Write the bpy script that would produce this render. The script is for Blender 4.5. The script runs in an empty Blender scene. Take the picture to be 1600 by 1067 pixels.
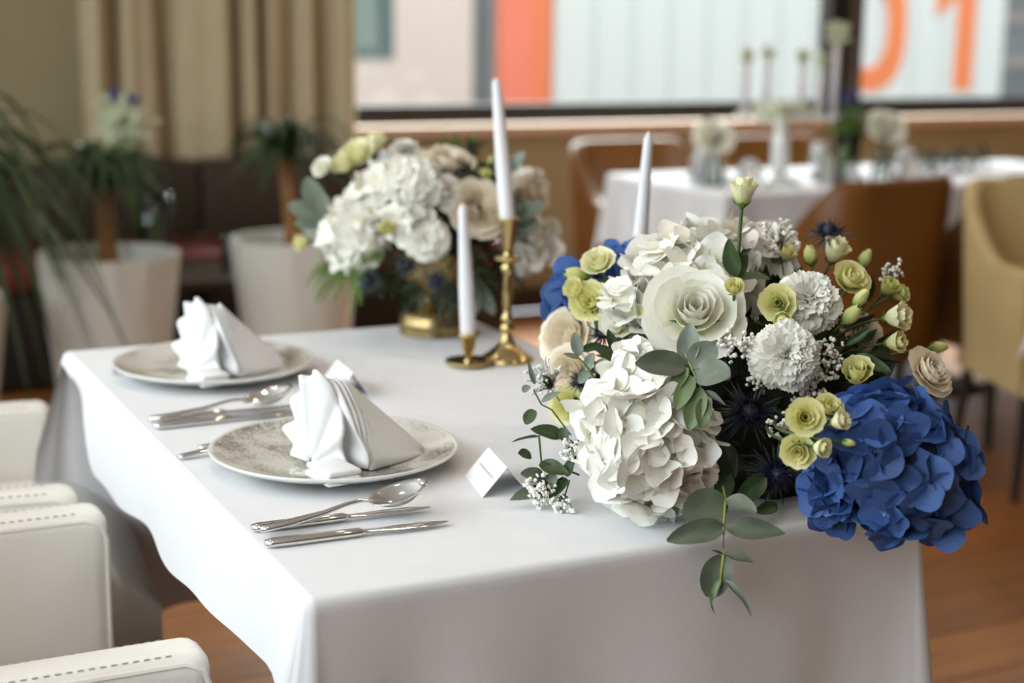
import bpy, bmesh, math, random
from math import sin, cos, pi, radians, sqrt, atan2, exp
from mathutils import Vector, Matrix, Euler, noise as mnoise

random.seed(7)
scn = bpy.context.scene
COL = scn.collection

# ------------------------------------------------------------------ camera
F_PX, YAW, PITCH, ROLL = 2450.0, -0.45462, -0.201967, -0.012284
CAM = Vector((0, 0, 1.27))
RM = (Matrix.Rotation(YAW, 3, 'Z') @ Matrix.Rotation(PITCH, 3, 'X') @ Matrix.Rotation(ROLL, 3, 'Y'))
IX, IF, IU = RM.col[0].copy(), RM.col[1].copy(), RM.col[2].copy()      # image right, view direction, image up
cam_data = bpy.data.cameras.new('camera')
cam = bpy.data.objects.new('camera', cam_data)
COL.objects.link(cam)
m3 = Matrix((IX, IU, -IF)).transposed()
cam.matrix_world = Matrix.Translation(CAM) @ m3.to_4x4()
cam_data.sensor_width = 36.0
cam_data.lens = F_PX / 1600 * 36
cam_data.clip_start = 0.02
cam_data.dof.use_dof = True
cam_data.dof.focus_distance = 1.66
cam_data.dof.aperture_fstop = 2.8
scn.camera = cam

# ------------------------------------------------------------------ world and lights
w = bpy.data.worlds.new('sky'); scn.world = w; w.use_nodes = True
bg = w.node_tree.nodes['Background']
bg.inputs[0].default_value = (0.98, 0.985, 1.0, 1)
bg.inputs[1].default_value = 0.88

def area(name, loc, target, sx, sy, power, color):
    l = bpy.data.lights.new(name, 'AREA'); l.shape = 'RECTANGLE'; l.size = sx; l.size_y = sy
    l.energy = power; l.color = color
    o = bpy.data.objects.new(name, l); COL.objects.link(o); o.location = loc
    o.rotation_euler = (Vector(target) - Vector(loc)).to_track_quat('-Z', 'Y').to_euler()
    return o
area('daylight_left_windows', (-1.95, 2.1, 2.0), (0.9, 2.3, 1.0), 6.2, 1.6, 68, (0.87, 0.945, 1.0))
area('sky_over_the_street', (4.2, 8.4, 4.6), (3.5, 4.4, 0.8), 6.0, 2.0, 1250, (0.9, 0.96, 1.0))

scn.view_settings.view_transform = 'Standard'
scn.view_settings.look = 'None'
scn.view_settings.gamma = 1.0
scn.view_settings.use_curve_mapping = False
scn.view_settings.exposure = 1.0
scn.cycles.max_bounces = 8
scn.cycles.transparent_max_bounces = 12

# ------------------------------------------------------------------ pixel helpers (rough-in only; every result is a point in the room)
def ray(px, py): return RM @ Vector(((px - 800) / F_PX, 1, -(py - 533.5) / F_PX))
def at(px, py, d): return CAM + ray(px, py) * d
def atz(px, py, z):
    r = ray(px, py); return CAM + r * ((z - CAM.z) / r.z)
def aty(px, py, y):
    r = ray(px, py); return CAM + r * (y / r.y)
def img(x, y, z):                 # direction: x right, y up, z toward the camera
    return (IX * x + IU * y - IF * z).normalized()

# ------------------------------------------------------------------ materials
MATS = {}
def srgb(r, g, b):
    f = lambda c: (c / 255 / 12.92) if c / 255 <= 0.04045 else ((c / 255 + 0.055) / 1.055) ** 2.4
    return (f(r), f(g), f(b), 1)
def mat(name, col, rough=0.5, metal=0.0, var=0.0, vscale=20, bump=0.0, bscale=200, spec=0.5, stretch=None, sss=0.0, coat=0.0, col2=None, thresh=None):
    """procedural principled material: base colour broken up by noise, fine relief by bump"""
    if name in MATS: return MATS[name]
    m = bpy.data.materials.new(name); m.use_nodes = True; MATS[name] = m
    nt = m.node_tree; N = nt.nodes; L = nt.links; p = N['Principled BSDF']
    p.inputs['Roughness'].default_value = rough; p.inputs['Metallic'].default_value = metal
    p.inputs['Specular IOR Level'].default_value = spec
    p.inputs['Base Color'].default_value = col
    if coat: p.inputs['Coat Weight'].default_value = coat; p.inputs['Coat Roughness'].default_value = 0.36; p.inputs['Coat IOR'].default_value = 1.75
    if sss:
        p.inputs['Subsurface Weight'].default_value = sss; p.inputs['Subsurface Radius'].default_value = (0.02, 0.015, 0.01)
    tc = N.new('ShaderNodeTexCoord'); src = tc.outputs['Object']
    if stretch:
        mp = N.new('ShaderNodeMapping'); mp.inputs['Scale'].default_value = stretch; L.new(src, mp.inputs['Vector']); src = mp.outputs['Vector']
    if var or col2:
        n = N.new('ShaderNodeTexNoise'); n.inputs['Scale'].default_value = vscale; n.inputs['Detail'].default_value = 4
        L.new(src, n.inputs['Vector'])
        r = N.new('ShaderNodeValToRGB'); L.new(n.outputs['Fac'], r.inputs['Fac'])
        lo, hi = thresh or (0.3, 0.7)
        r.color_ramp.elements[0].position = lo; r.color_ramp.elements[1].position = hi
        c2 = col2 or tuple(min(1, c * (1 + var)) for c in col[:3]) + (1,)
        c1 = col if col2 else tuple(c * (1 - var) for c in col[:3]) + (1,)
        r.color_ramp.elements[0].color = c1; r.color_ramp.elements[1].color = c2
        L.new(r.outputs['Color'], p.inputs['Base Color'])
    if bump:
        n2 = N.new('ShaderNodeTexNoise'); n2.inputs['Scale'].default_value = bscale; n2.inputs['Detail'].default_value = 3
        L.new(src, n2.inputs['Vector'])
        b = N.new('ShaderNodeBump'); b.inputs['Strength'].default_value = bump; b.inputs['Distance'].default_value = 0.002
        L.new(n2.outputs['Fac'], b.inputs['Height']); L.new(b.outputs['Normal'], p.inputs['Normal'])
    return m

def petal_mat(name, base, tip, transl=0.25, rough=0.6, centre=None, vary=0.12):
    """petal: colour runs from the base to the tip of the petal (attribute t), thin enough to let some light through"""
    m = bpy.data.materials.new(name); m.use_nodes = True; MATS[name] = m
    nt = m.node_tree; N = nt.nodes; L = nt.links; p = N['Principled BSDF']; out = N['Material Output']
    a = N.new('ShaderNodeAttribute'); a.attribute_name = 't'
    r = N.new('ShaderNodeValToRGB'); L.new(a.outputs['Fac'], r.inputs['Fac'])
    r.color_ramp.elements[0].position = 0.12; r.color_ramp.elements[0].color = base
    r.color_ramp.elements[1].position = 0.6; r.color_ramp.elements[1].color = tip
    if centre:
        r.color_ramp.elements[0].position = 0.16
        e = r.color_ramp.elements.new(0.02); e.color = centre
    oi = N.new('ShaderNodeObjectInfo')
    hs = N.new('ShaderNodeHueSaturation'); L.new(r.outputs['Color'], hs.inputs['Color'])
    mr = N.new('ShaderNodeMapRange'); L.new(oi.outputs['Random'], mr.inputs['Value'])
    mr.inputs['To Min'].default_value = 1 - vary; mr.inputs['To Max'].default_value = 1 + vary * 0.6
    L.new(mr.outputs['Result'], hs.inputs['Value'])
    L.new(hs.outputs['Color'], p.inputs['Base Color']); p.inputs['Roughness'].default_value = rough
    p.inputs['Specular IOR Level'].default_value = 0.25
    tc = N.new('ShaderNodeTexCoord')
    n2 = N.new('ShaderNodeTexNoise'); n2.inputs['Scale'].default_value = 9; n2.inputs['Detail'].default_value = 3
    L.new(tc.outputs['Object'], n2.inputs['Vector'])
    b = N.new('ShaderNodeBump'); b.inputs['Strength'].default_value = 0.10; b.inputs['Distance'].default_value = 0.04
    L.new(n2.outputs['Fac'], b.inputs['Height']); L.new(b.outputs['Normal'], p.inputs['Normal'])
    t = N.new('ShaderNodeBsdfTranslucent'); L.new(hs.outputs['Color'], t.inputs['Color'])
    mx = N.new('ShaderNodeMixShader'); mx.inputs['Fac'].default_value = transl
    L.new(p.outputs[0], mx.inputs[1]); L.new(t.outputs[0], mx.inputs[2]); L.new(mx.outputs[0], out.inputs['Surface'])
    return m

def pane_mat(name, tint=(0.95, 0.98, 0.97, 1), refl=0.06):
    m = bpy.data.materials.new(name); m.use_nodes = True; MATS[name] = m
    nt = m.node_tree; N = nt.nodes; L = nt.links; N.remove(N['Principled BSDF']); out = N['Material Output']
    t = N.new('ShaderNodeBsdfTransparent'); t.inputs[0].default_value = tint
    g = N.new('ShaderNodeBsdfGlossy'); g.inputs['Roughness'].default_value = 0.02
    mx = N.new('ShaderNodeMixShader'); mx.inputs[0].default_value = refl
    L.new(t.outputs[0], mx.inputs[1]); L.new(g.outputs[0], mx.inputs[2]); L.new(mx.outputs[0], out.inputs['Surface'])
    return m

def glass_mat(name, tint=(0.97, 0.99, 0.98, 1)):
    m = bpy.data.materials.new(name); m.use_nodes = True; MATS[name] = m
    nt = m.node_tree; N = nt.nodes; L = nt.links; N.remove(N['Principled BSDF']); out = N['Material Output']
    t = N.new('ShaderNodeBsdfTransparent'); t.inputs[0].default_value = tint
    g = N.new('ShaderNodeBsdfGlossy'); g.inputs['Roughness'].default_value = 0.03
    fr = N.new('ShaderNodeLayerWeight'); fr.inputs['Blend'].default_value = 0.35
    mx = N.new('ShaderNodeMixShader'); L.new(fr.outputs['Fresnel'], mx.inputs[0])
    L.new(t.outputs[0], mx.inputs[1]); L.new(g.outputs[0], mx.inputs[2]); L.new(mx.outputs[0], out.inputs['Surface'])
    return m

cloth = mat('white_cotton', (0.83, 0.835, 0.86, 1), 0.85, bump=0.25, bscale=900, spec=0.15, stretch=(1, 1, 0.6), var=0.012, vscale=30)
napkin_m = mat('white_linen', (0.86, 0.865, 0.87, 1), 0.85, bump=0.15, bscale=900, spec=0.15, var=0.01)
leather_w = mat('cream_leather', srgb(243, 240, 233), 0.42, bump=0.25, bscale=260, var=0.03, vscale=6)
stitch_m = mat('taupe_thread', srgb(170, 150, 138), 0.8, var=0.05)
wood_floor = None
leather_b = mat('cognac_leather', srgb(116, 70, 16), 0.45, bump=0.2, bscale=200, var=0.08, vscale=5)
leather_k = mat('khaki_leather', srgb(196, 172, 122), 0.5, bump=0.2, bscale=200, var=0.06, vscale=5)
wood_d = mat('dark_stained_wood', srgb(42, 26, 16), 0.4, var=0.3, vscale=12, stretch=(6, 6, 0.6))
wall_m = mat('olive_paint', srgb(156, 143, 110), 0.9, var=0.03, vscale=3, bump=0.1, bscale=120)
ceil_m = mat('ceiling_paint', srgb(230, 231, 232), 0.9, var=0.02, vscale=3)
sill_m = mat('pale_beech_sill', srgb(206, 178, 156), 0.4, var=0.06, vscale=8, stretch=(0.5, 6, 6))
frame_m = mat('black_metal_frame', srgb(30, 26, 22), 0.4, var=0.1)
frame_g = mat('grey_metal_frame', srgb(88, 84, 80), 0.4, var=0.1)
base_m = mat('brown_skirting', srgb(62, 38, 24), 0.5, var=0.15, vscale=10)
curtain_m = mat('beige_curtain_cloth', srgb(186, 168, 136), 0.85, bump=0.2, bscale=400, var=0.04, vscale=8)
bench_b = mat('brown_bench_cover', srgb(56, 46, 34), 0.6, var=0.1, vscale=6, bump=0.2)
bench_r = mat('burgundy_seat_cover', srgb(94, 24, 20), 0.55, var=0.1, vscale=6, bump=0.2)
pot_m = mat('white_glazed_planter', srgb(222, 222, 214), 0.35, var=0.03, vscale=5)
soil_m = mat('dark_soil', srgb(36, 28, 22), 0.95, var=0.4, vscale=60, bump=0.8, bscale=80)
bark_m = mat('palm_bark', srgb(140, 98, 58), 0.85, var=0.3, vscale=20, bump=0.7, bscale=60, stretch=(1, 1, 4))
palm_m = mat('palm_leaf', srgb(54, 74, 40), 0.45, var=0.25, vscale=6)
brass = mat('polished_brass', srgb(196, 174, 122), 0.2, 1.0, var=0.1, vscale=20)
gold_m = mat('antique_gold', srgb(168, 146, 102), 0.34, 1.0, var=0.35, vscale=35, bump=0.5, bscale=120)
wax = mat('white_wax', srgb(232, 230, 234), 0.42, sss=0.15, var=0.01)
wick_m = mat('wick', srgb(170, 150, 110), 0.9, var=0.1)
steel = mat('polished_steel', (0.78, 0.765, 0.74, 1), 0.09, 1.0, var=0.02, vscale=40)
card_m = mat('white_card', srgb(242, 243, 245), 0.8, var=0.01, bump=0.05)
ink_m = mat('pale_grey_ink', srgb(196, 197, 201), 0.8, var=0.03)
stem_m = mat('green_stem', srgb(70, 92, 40), 0.5, var=0.15, vscale=30)
stem_y = mat('yellow_green_stem', srgb(158, 164, 74), 0.5, var=0.1, vscale=30)
stem_d = mat('dark_stem', srgb(46, 54, 30), 0.6, var=0.15, vscale=30)
calyx_m = mat('green_calyx', srgb(92, 122, 48), 0.5, var=0.2, vscale=60)
euc_g = mat('eucalyptus_grey_green', srgb(120, 131, 117), 0.5, var=0.14, vscale=3, bump=0.2, bscale=14)
euc_d = mat('eucalyptus_dark_green', srgb(86, 96, 78), 0.45, var=0.16, vscale=3, bump=0.2, bscale=14)
euc_y = mat('eucalyptus_fresh_green', srgb(104, 124, 80), 0.45, var=0.14, vscale=3, bump=0.2, bscale=14)
leaf_d = mat('lisianthus_leaf', srgb(56, 76, 42), 0.4, var=0.14, vscale=3, bump=0.2, bscale=14)
foliage_m = mat('deep_green_foliage', srgb(48, 58, 32), 0.6, var=0.3, vscale=9)
fern_m = mat('fern_green', srgb(104, 132, 62), 0.55, var=0.25, vscale=12)
moss_m = mat('dark_moss', srgb(34, 38, 22), 0.95, var=0.4, vscale=40, bump=0.6, bscale=60)
this_m = mat('navy_thistle', srgb(34, 38, 62), 0.5, var=0.35, vscale=6)
this_l = mat('thistle_bract', srgb(58, 66, 72), 0.5, var=0.3, vscale=6)
gyp_m = mat('gypsophila_white', srgb(246, 245, 236), 0.7, var=0.04, vscale=80)
blue_m = mat('iris_blue', srgb(62, 62, 150), 0.6, var=0.2, vscale=40)
white_hyd = petal_mat('white_hydrangea_petal', srgb(238, 236, 214), srgb(253, 251, 244), 0.12, 0.6, centre=srgb(206, 206, 150), vary=0.05)
blue_hyd = petal_mat('blue_hydrangea_petal', srgb(72, 98, 154), srgb(74, 106, 168), 0.16, 0.5, centre=srgb(120, 150, 190), vary=0.35)
rose_w = petal_mat('white_rose_petal', srgb(242, 240, 200), srgb(252, 251, 240), 0.2, 0.55, vary=0.03)
rose_c = petal_mat('cream_rose_petal', srgb(251, 231, 196), srgb(253, 243, 224), 0.2, 0.55, vary=0.04)
lis_m = petal_mat('lisianthus_petal', srgb(222, 226, 144), srgb(249, 246, 208), 0.25, 0.55, vary=0.06)
lis_y = petal_mat('yellow_lisianthus_petal', srgb(224, 226, 140), srgb(246, 242, 184), 0.25, 0.55, vary=0.06)
bud_m = petal_mat('lisianthus_bud_petal', srgb(164, 184, 84), srgb(230, 232, 156), 0.25, 0.5, vary=0.08)
carn_m = petal_mat('carnation_petal', srgb(240, 236, 200), srgb(253, 251, 242), 0.12, 0.6, vary=0.02)
pane_m = pane_mat('window_glass')
glass_m = glass_mat('vase_glass')
dark_glass = mat('dark_window_glass', srgb(150, 168, 166), 0.12, var=0.05, vscale=0.8)

# ------------------------------------------------------------------ object helpers
def mesh(name, V, Fc, smooth=True, t=None):
    me = bpy.data.meshes.new(name); me.from_pydata([tuple(v) for v in V], [], Fc)
    if smooth: me.polygons.foreach_set('use_smooth', [True] * len(me.polygons))
    if t is not None:
        a = me.attributes.new('t', 'FLOAT', 'POINT'); a.data.foreach_set('value', t)
    me.update(); return me
def world_of(o):
    M = Matrix.Identity(4)
    while o is not None:
        M = o.matrix_local @ M if False else (Matrix.LocRotScale(o.location, o.rotation_euler, o.scale) @ M); o = o.parent
    return M
def link(name, data, m=None, parent=None, M=None):
    """one object; M is its world matrix"""
    o = bpy.data.objects.new(name, data); COL.objects.link(o)
    if m is not None and data is not None:
        if not data.materials: data.materials.append(m)
    if parent is not None:
        o.parent = parent
        if M is not None: M = world_of(parent).inverted() @ M
    if M is not None:
        l, r, s = M.decompose(); o.location = l; o.rotation_euler = r.to_euler(); o.scale = s
    return o
def tag(o, label=None, cat=None, group=None, kind=None):
    if label: o['label'] = label
    if cat: o['category'] = cat
    if group: o['group'] = group
    if kind: o['kind'] = kind
    return o
def thing(name, loc, label, cat, group=None, rz=0):
    o = bpy.data.objects.new(name, None); COL.objects.link(o); o.location = loc; o.rotation_euler = (0, 0, rz); o.empty_display_size = 0.05
    return tag(o, label, cat, group)
def kids(o): return [c for c in bpy.data.objects if c.parent is o]
def copy_tree(o, parent=None):
    c = o.copy(); COL.objects.link(c)
    if parent is not None: c.parent = parent
    for ch in kids(o): copy_tree(ch, c)
    return c

class MB:
    """collects simple shapes into one mesh"""
    def __init__(s): s.V = []; s.F = []; s.T = []
    def add(s, V, Fc, M=None, t=None):
        b = len(s.V); s.V += [(M @ Vector(v)) if M else Vector(v) for v in V]
        s.F += [tuple(i + b for i in f) for f in Fc]
        s.T += (t if t is not None else [0.5] * len(V)); return s
    def grid(s, fn, nu, nv, M=None, tf=None, closed=False):
        V = []; T = []
        for j in range(nv + 1):
            for i in range(nu + (0 if closed else 1)):
                V.append(fn(i / nu, j / nv)); T.append(tf(i / nu, j / nv) if tf else 0.5)
        n = nu if closed else nu + 1; Fc = []
        for j in range(nv):
            for i in range(nu):
                a, b = j * n + i, j * n + (i + 1) % n
                Fc.append((a, b, b + n, a + n))
        return s.add(V, Fc, M, T)
    def box(s, x0, x1, y0, y1, z0, z1, bev=0.0, M=None, seg=2):
        bm = bmesh.new(); bmesh.ops.create_cube(bm, size=1)
        for v in bm.verts: v.co = Vector((x0 + (v.co.x + .5) * (x1 - x0), y0 + (v.co.y + .5) * (y1 - y0), z0 + (v.co.z + .5) * (z1 - z0)))
        if bev: bmesh.ops.bevel(bm, geom=bm.edges[:] , offset=bev, segments=seg, profile=0.5, affect='EDGES')
        bm.verts.index_update()
        s.add([v.co.copy() for v in bm.verts], [tuple(v.index for v in f.verts) for f in bm.faces], M); bm.free(); return s
    def lathe(s, prof, n=24, M=None, cap=False):
        V = []; Fc = []
        for r, z in prof:
            for i in range(n): V.append((r * cos(2 * pi * i / n), r * sin(2 * pi * i / n), z))
        for j in range(len(prof) - 1):
            for i in range(n):
                a, b = j * n + i, j * n + (i + 1) % n; Fc.append((a, b, b + n, a + n))
        if cap: Fc.append(tuple(range(n))[::-1]); Fc.append(tuple((len(prof) - 1) * n + i for i in range(n)))
        return s.add(V, Fc, M)
    def tube(s, pts, r, n=6, M=None):
        pts = [Vector(p) for p in pts]; V = []; Fc = []
        for k, p in enumerate(pts):
            d = (pts[min(k + 1, len(pts) - 1)] - pts[max(k - 1, 0)]).normalized()
            a = d.cross(Vector((0, 0, 1)) if abs(d.z) < 0.9 else Vector((1, 0, 0))).normalized(); b = d.cross(a)
            rr = r[k] if isinstance(r, (list, tuple)) else r
            for i in range(n): V.append(p + a * (rr * cos(2 * pi * i / n)) + b * (rr * sin(2 * pi * i / n)))
        for k in range(len(pts) - 1):
            for i in range(n):
                a, b = k * n + i, k * n + (i + 1) % n; Fc.append((a, b, b + n, a + n))
        Fc.append(tuple(range(n))[::-1]); Fc.append(tuple((len(pts) - 1) * n + i for i in range(n)))
        return s.add(V, Fc, M)
    def ball(s, c, r, sub=1, jit=0.0, M=None):
        bm = bmesh.new(); bmesh.ops.create_icosphere(bm, subdivisions=sub, radius=1)
        rx, ry, rz = r if isinstance(r, (tuple, list)) else (r, r, r)
        V = [Vector((v.co.x * rx, v.co.y * ry, v.co.z * rz)) * (1 + random.uniform(-jit, jit)) + Vector(c) for v in bm.verts]
        Fc = [tuple(v.index for v in f.verts) for f in bm.faces]; bm.free()
        return s.add(V, Fc, M)
    def build(s, name, m, parent=None, M=None, smooth=True):
        me = mesh(name, s.V, s.F, smooth, s.T); return link(name, me, m, parent, M)
def autosmooth(o, ang=40):
    me = o.data
    bm = bmesh.new(); bm.from_mesh(me)
    for e in bm.edges:
        if len(e.link_faces) == 2 and e.calc_face_angle(0) > radians(ang): e.smooth = False
    bm.to_mesh(me); bm.free(); return o
def bez(p0, p1, p2, n=8):
    p0, p1, p2 = Vector(p0), Vector(p1), Vector(p2)
    return [(1 - t) ** 2 * p0 + 2 * t * (1 - t) * p1 + t * t * p2 for t in [i / n for i in range(n + 1)]]
def structure(o, label=None):
    o['kind'] = 'structure'
    if label: o['label'] = label
    return o
def frame_z(d, roll=0.0):
    """rotation matrix whose +Z is d"""
    d = Vector(d).normalized(); q = Vector((0, 0, 1)).rotation_difference(d)
    return (q.to_matrix() @ Matrix.Rotation(roll, 3, 'Z'))
def TRS(loc, R3, s=1.0):
    return Matrix.Translation(loc) @ R3.to_4x4() @ Matrix.Scale(s, 4)

# ================================================================== ROOM
YB = 6.2
XL, XR, YF = -1.8, 8.6, -3.2
CEIL = 2.9
# floor: planks laid over a base
fl = structure(MB().box(XL, XR, YF, YB, -0.06, -0.012).build('floor', mat('floor_gap', srgb(40, 26, 16), 0.7, var=0.1), smooth=False))
plank_ms = []
for i, (c1, c2) in enumerate([((176, 108, 44), (138, 80, 30)), ((164, 100, 42), (126, 72, 28)), ((186, 118, 50), (146, 88, 34)), ((156, 94, 40), (120, 70, 28))]):
    plank_ms.append(mat('oak_plank_%s' % 'abcd'[i], srgb(*c1), 0.34, coat=1.0, col2=srgb(*c2), vscale=3.0, stretch=(1.2, 14, 10), bump=0.08, bscale=30, thresh=(0.35, 0.65)))
pm = []
for i in range(4):
    b = MB().box(-0.98, 0.98, -0.0955, 0.0955, -0.012, 0, 0.002, seg=1); me = mesh('plank', b.V, b.F, False); me.materials.append(plank_ms[i]); pm.append(me)
pw, plen = 0.194, 1.964
rows = int((YB - YF) / pw) + 1
for j in range(rows):
    y = YF + pw * (j + 0.5)
    if y + pw / 2 > YB: continue
    off = (j * 0.73) % plen
    k = 0
    while True:
        x = XL + plen * (k + 0.5) - off + plen * 0.0
        if x - plen / 2 > XR: break
        k += 1
        if x - plen / 2 < XL - 0.01 or x + plen / 2 > XR + 0.01: continue
        link('plank', random.choice(pm), None, fl, Matrix.Translation((x, y, 0)))
structure(MB().box(XL, XR, YF, YB, CEIL, CEIL + 0.1).build('ceiling', ceil_m, smooth=False))

lamp_e = bpy.data.materials.new('warm_lamp_glow'); lamp_e.use_nodes = True
lamp_e.node_tree.nodes['Principled BSDF'].inputs['Emission Color'].default_value = (1.0, 0.80, 0.60, 1); lamp_e.node_tree.nodes['Principled BSDF'].inputs['Emission Strength'].default_value = 64
for lx, ly in ((0.2, 1.2), (1.6, 1.2), (0.2, 3.2), (1.6, 3.2), (3.2, 2.2), (3.2, 4.4), (4.8, 4.4)):
    cl_ = thing('ceiling_lamp', (lx, ly, CEIL), 'round warm recessed lamp in the ceiling above the tables', 'ceiling lamp', 'recessed ceiling lamps')
    MB().lathe([(.06, 0), (.085, 0), (.085, -.012), (.06, -.018), (.06, 0)], 20).build('rim', mat('lamp_rim', srgb(210, 205, 196), .4, var=.02), cl_)
    MB().lathe([(.0005, -.006), (.06, -.006), (.06, -.002), (.0005, -.002)], 20).build('diffuser', lamp_e, cl_)
# back wall with the long window opening
WX0, WX1, WZ0, WZ1 = 1.55, 7.6, 0.785, 2.35
bw = MB()
bw.box(XL, WX0, YB, YB + 0.22, 0, CEIL); bw.box(WX1, XR, YB, YB + 0.22, 0, CEIL)
bw.box(WX0, WX1, YB, YB + 0.22, 0, WZ0 - 0.0); bw.box(WX0, WX1, YB, YB + 0.22, WZ1, CEIL)
structure(bw.build('wall_back', wall_m, smooth=False))
structure(MB().box(WX0, WX1, YB - 0.06, YB + 0.2, WZ0, WZ0 + 0.045, 0.006).build('trim_1', sill_m, smooth=False), 'pale wooden window ledge')
win = structure(thing('window_1', (0, 0, 0), 'long window with black frame above the pale ledge', None))
fz = WZ0 + 0.045
MB().box(WX0, WX1, YB + 0.06, YB + 0.13, fz, fz + 0.08, 0.004).build('frame_rail', frame_m, win, smooth=False)
MB().box(WX0, WX1, YB + 0.06, YB + 0.13, WZ1 - 0.05, WZ1, 0.004).build('frame_rail', frame_m, win, smooth=False)
for xa, xb in ((WX0, WX0 + 0.05), (WX1 - 0.05, WX1)):
    MB().box(xa, xb, YB + 0.06, YB + 0.13, fz + 0.05, WZ1 - 0.05, 0.004).build('frame_post', frame_m, win, smooth=False)
mu = MB().box(4.735, 4.845, YB + 0.04, YB + 0.14, fz + 0.05, WZ1 - 0.05, 0.004).build('mullion', frame_m, win, smooth=False)
MB().box(4.85, 4.95, YB + 0.06, YB + 0.13, fz + 0.05, WZ1 - 0.05, 0.004).build('mullion', frame_g, win, smooth=False)
for xa, xb in ((WX0 + 0.05, 4.735), (4.95, WX1 - 0.05)):
    MB().box(xa, xb, YB + 0.092, YB + 0.098, fz + 0.05, WZ1 - 0.05).build('pane', pane_m, win, smooth=False)
structure(MB().box(XL, XR, YB - 0.02, YB, 0, 0.1, 0.004).build('baseboard_back', base_m, smooth=False))
# left wall with its row of windows (daylight comes from here), right wall, front wall
lw = MB(); ly0, ly1, lz0, lz1 = -1.0, 5.2, 0.9, 2.84
lw.box(XL - 0.2, XL, YF, ly0, 0, CEIL); lw.box(XL - 0.2, XL, ly1, YB, 0, CEIL)
lw.box(XL - 0.2, XL, ly0, ly1, 0, lz0); lw.box(XL - 0.2, XL, ly0, ly1, lz1, CEIL)
structure(lw.build('wall_left', wall_m, smooth=False))
win2 = structure(thing('window_2', (0, 0, 0), 'row of tall windows with black frames in the side wall', None))
for k in range(5):
    y = ly0 + (ly1 - ly0) * k / 4
    MB().box(XL - 0.09, XL - 0.03, y - 0.03, y + 0.03, lz0, lz1, 0.004).build('frame_post', frame_m, win2, smooth=False)
for z in (lz0, lz1 - 0.05): MB().box(XL - 0.1, XL - 0.02, ly0, ly1, z, z + 0.05, 0.004).build('frame_rail', frame_m, win2, smooth=False)
for k in range(4):
    y = ly0 + (ly1 - ly0) * k / 4
    MB().box(XL - 0.063, XL - 0.057, y + 0.03, y + (ly1 - ly0) / 4 - 0.03, lz0 + 0.05, lz1 - 0.05).build('pane', pane_m, win2, smooth=False)
structure(MB().box(XR, XR + 0.2, YF, YB, 0, CEIL).build('wall_right', wall_m, smooth=False))
structure(MB().box(XL, XR, YF - 0.2, YF, 0, CEIL).build('wall_front', wall_m, smooth=False))

# ================================================================== OUTSIDE
YO = 14.0
structure(MB().box(-14, 30, YB + 0.3, YO, -0.5, -0.4).build('ground', mat('asphalt', srgb(120, 120, 122), 0.9, var=0.15, vscale=2), smooth=False), 'grey street outside the window')
bl = thing('brick_building', (0, 0, 0), 'pale pink building with a grey window across the street', 'building')
pink = mat('pink_render', srgb(234, 216, 209), 0.9, var=0.03, vscale=1.3, bump=0.1, bscale=6)
wxa, wxb, wza, wzb = 4.92, 5.56, 0.9, 2.8
b = MB(); b.box(-6, wxa, YO, YO + 4, -0.4, 7); b.box(wxb, 6.38, YO, YO + 4, -0.4, 7); b.box(wxa, wxb, YO, YO + 4, -0.4, wza); b.box(wxa, wxb, YO, YO + 4, wzb, 7)
b.build('wall', pink, bl, smooth=False)
wf = MB(); fr = mat('slate_window_frame', srgb(104, 124, 124), 0.5, var=0.05)
wf.box(wxa, wxb, YO - 0.02, YO + 0.08, wza, wza + 0.1); wf.box(wxa, wxa + 0.05, YO - 0.02, YO + 0.08, wza + .1, wzb); wf.box(wxb - 0.09, wxb, YO - 0.02, YO + 0.08, wza + .1, wzb); wf.box(wxa + 0.16, wxa + 0.22, YO - 0.02, YO + 0.08, wza + .1, wzb)
wo = wf.build('window', fr, bl, smooth=False)
MB().box(wxa + 0.02, wxb - 0.02, YO + 0.08, YO + 0.1, wza, wzb).build('pane', dark_glass, wo, smooth=False)
MB().box(6.38, 6.64, YO + 0.12, YO + 4, -0.4, 7).build('downpipe_recess', mat('slate_cladding', srgb(124, 134, 138), 0.8, var=0.06, vscale=3), bl, smooth=False)
hl = thing('clad_hall', (0, 0, 0), 'white clad hall with orange number 01 across the street', 'building')
MB().box(6.64, 13.05, YO + 0.06, YO + 4, -0.4, 7).build('wall', mat('grey_backing', srgb(208, 213, 214), 0.8, var=0.03), hl, smooth=False)
orange_p = mat('orange_red_panel', srgb(252, 138, 112), 0.7, var=0.04, vscale=1.5)
MB().box(6.65, 7.02, YO - 0.02, YO + 0.06, -0.4, 6.8, 0.01).build('orange_panel', orange_p, hl, smooth=False)['label'] = 'orange red wall panel'
MB().box(7.02, 7.24, YO, YO + 0.06, -0.4, 6.8, 0.01).build('orange_panel', mat('orange_panel_edge', srgb(252, 138, 96), 0.7, var=0.04), hl, smooth=False)['label'] = 'narrow orange wall panel'
pan = MB().box(0.008, 0.442, -0.03, 0.03, 0, 7.2, 0.012); pan.box(0.05, 0.40, -0.045, -0.028, 0, 7.2, 0.008)
pme = mesh('cladding_panel', pan.V, pan.F, False); pme.materials.append(mat('white_cladding', srgb(234, 238, 238), 0.7, var=0.012, vscale=1.0))
for k in range(13):
    link('cladding_panel', pme, None, hl, Matrix.Translation((7.25 + 0.446 * k, YO, -0.4)))
num_m = mat('orange_paint', srgb(255, 140, 86), 0.7, var=0.03)
def stadium(t, hw, hh):
    a = 2 * pi * t; return (hw * (abs(cos(a)) ** 0.75) * (1 if cos(a) >= 0 else -1), hh * (abs(sin(a)) ** 0.75) * (1 if sin(a) >= 0 else -1))
z0 = MB(); n = 40
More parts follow.
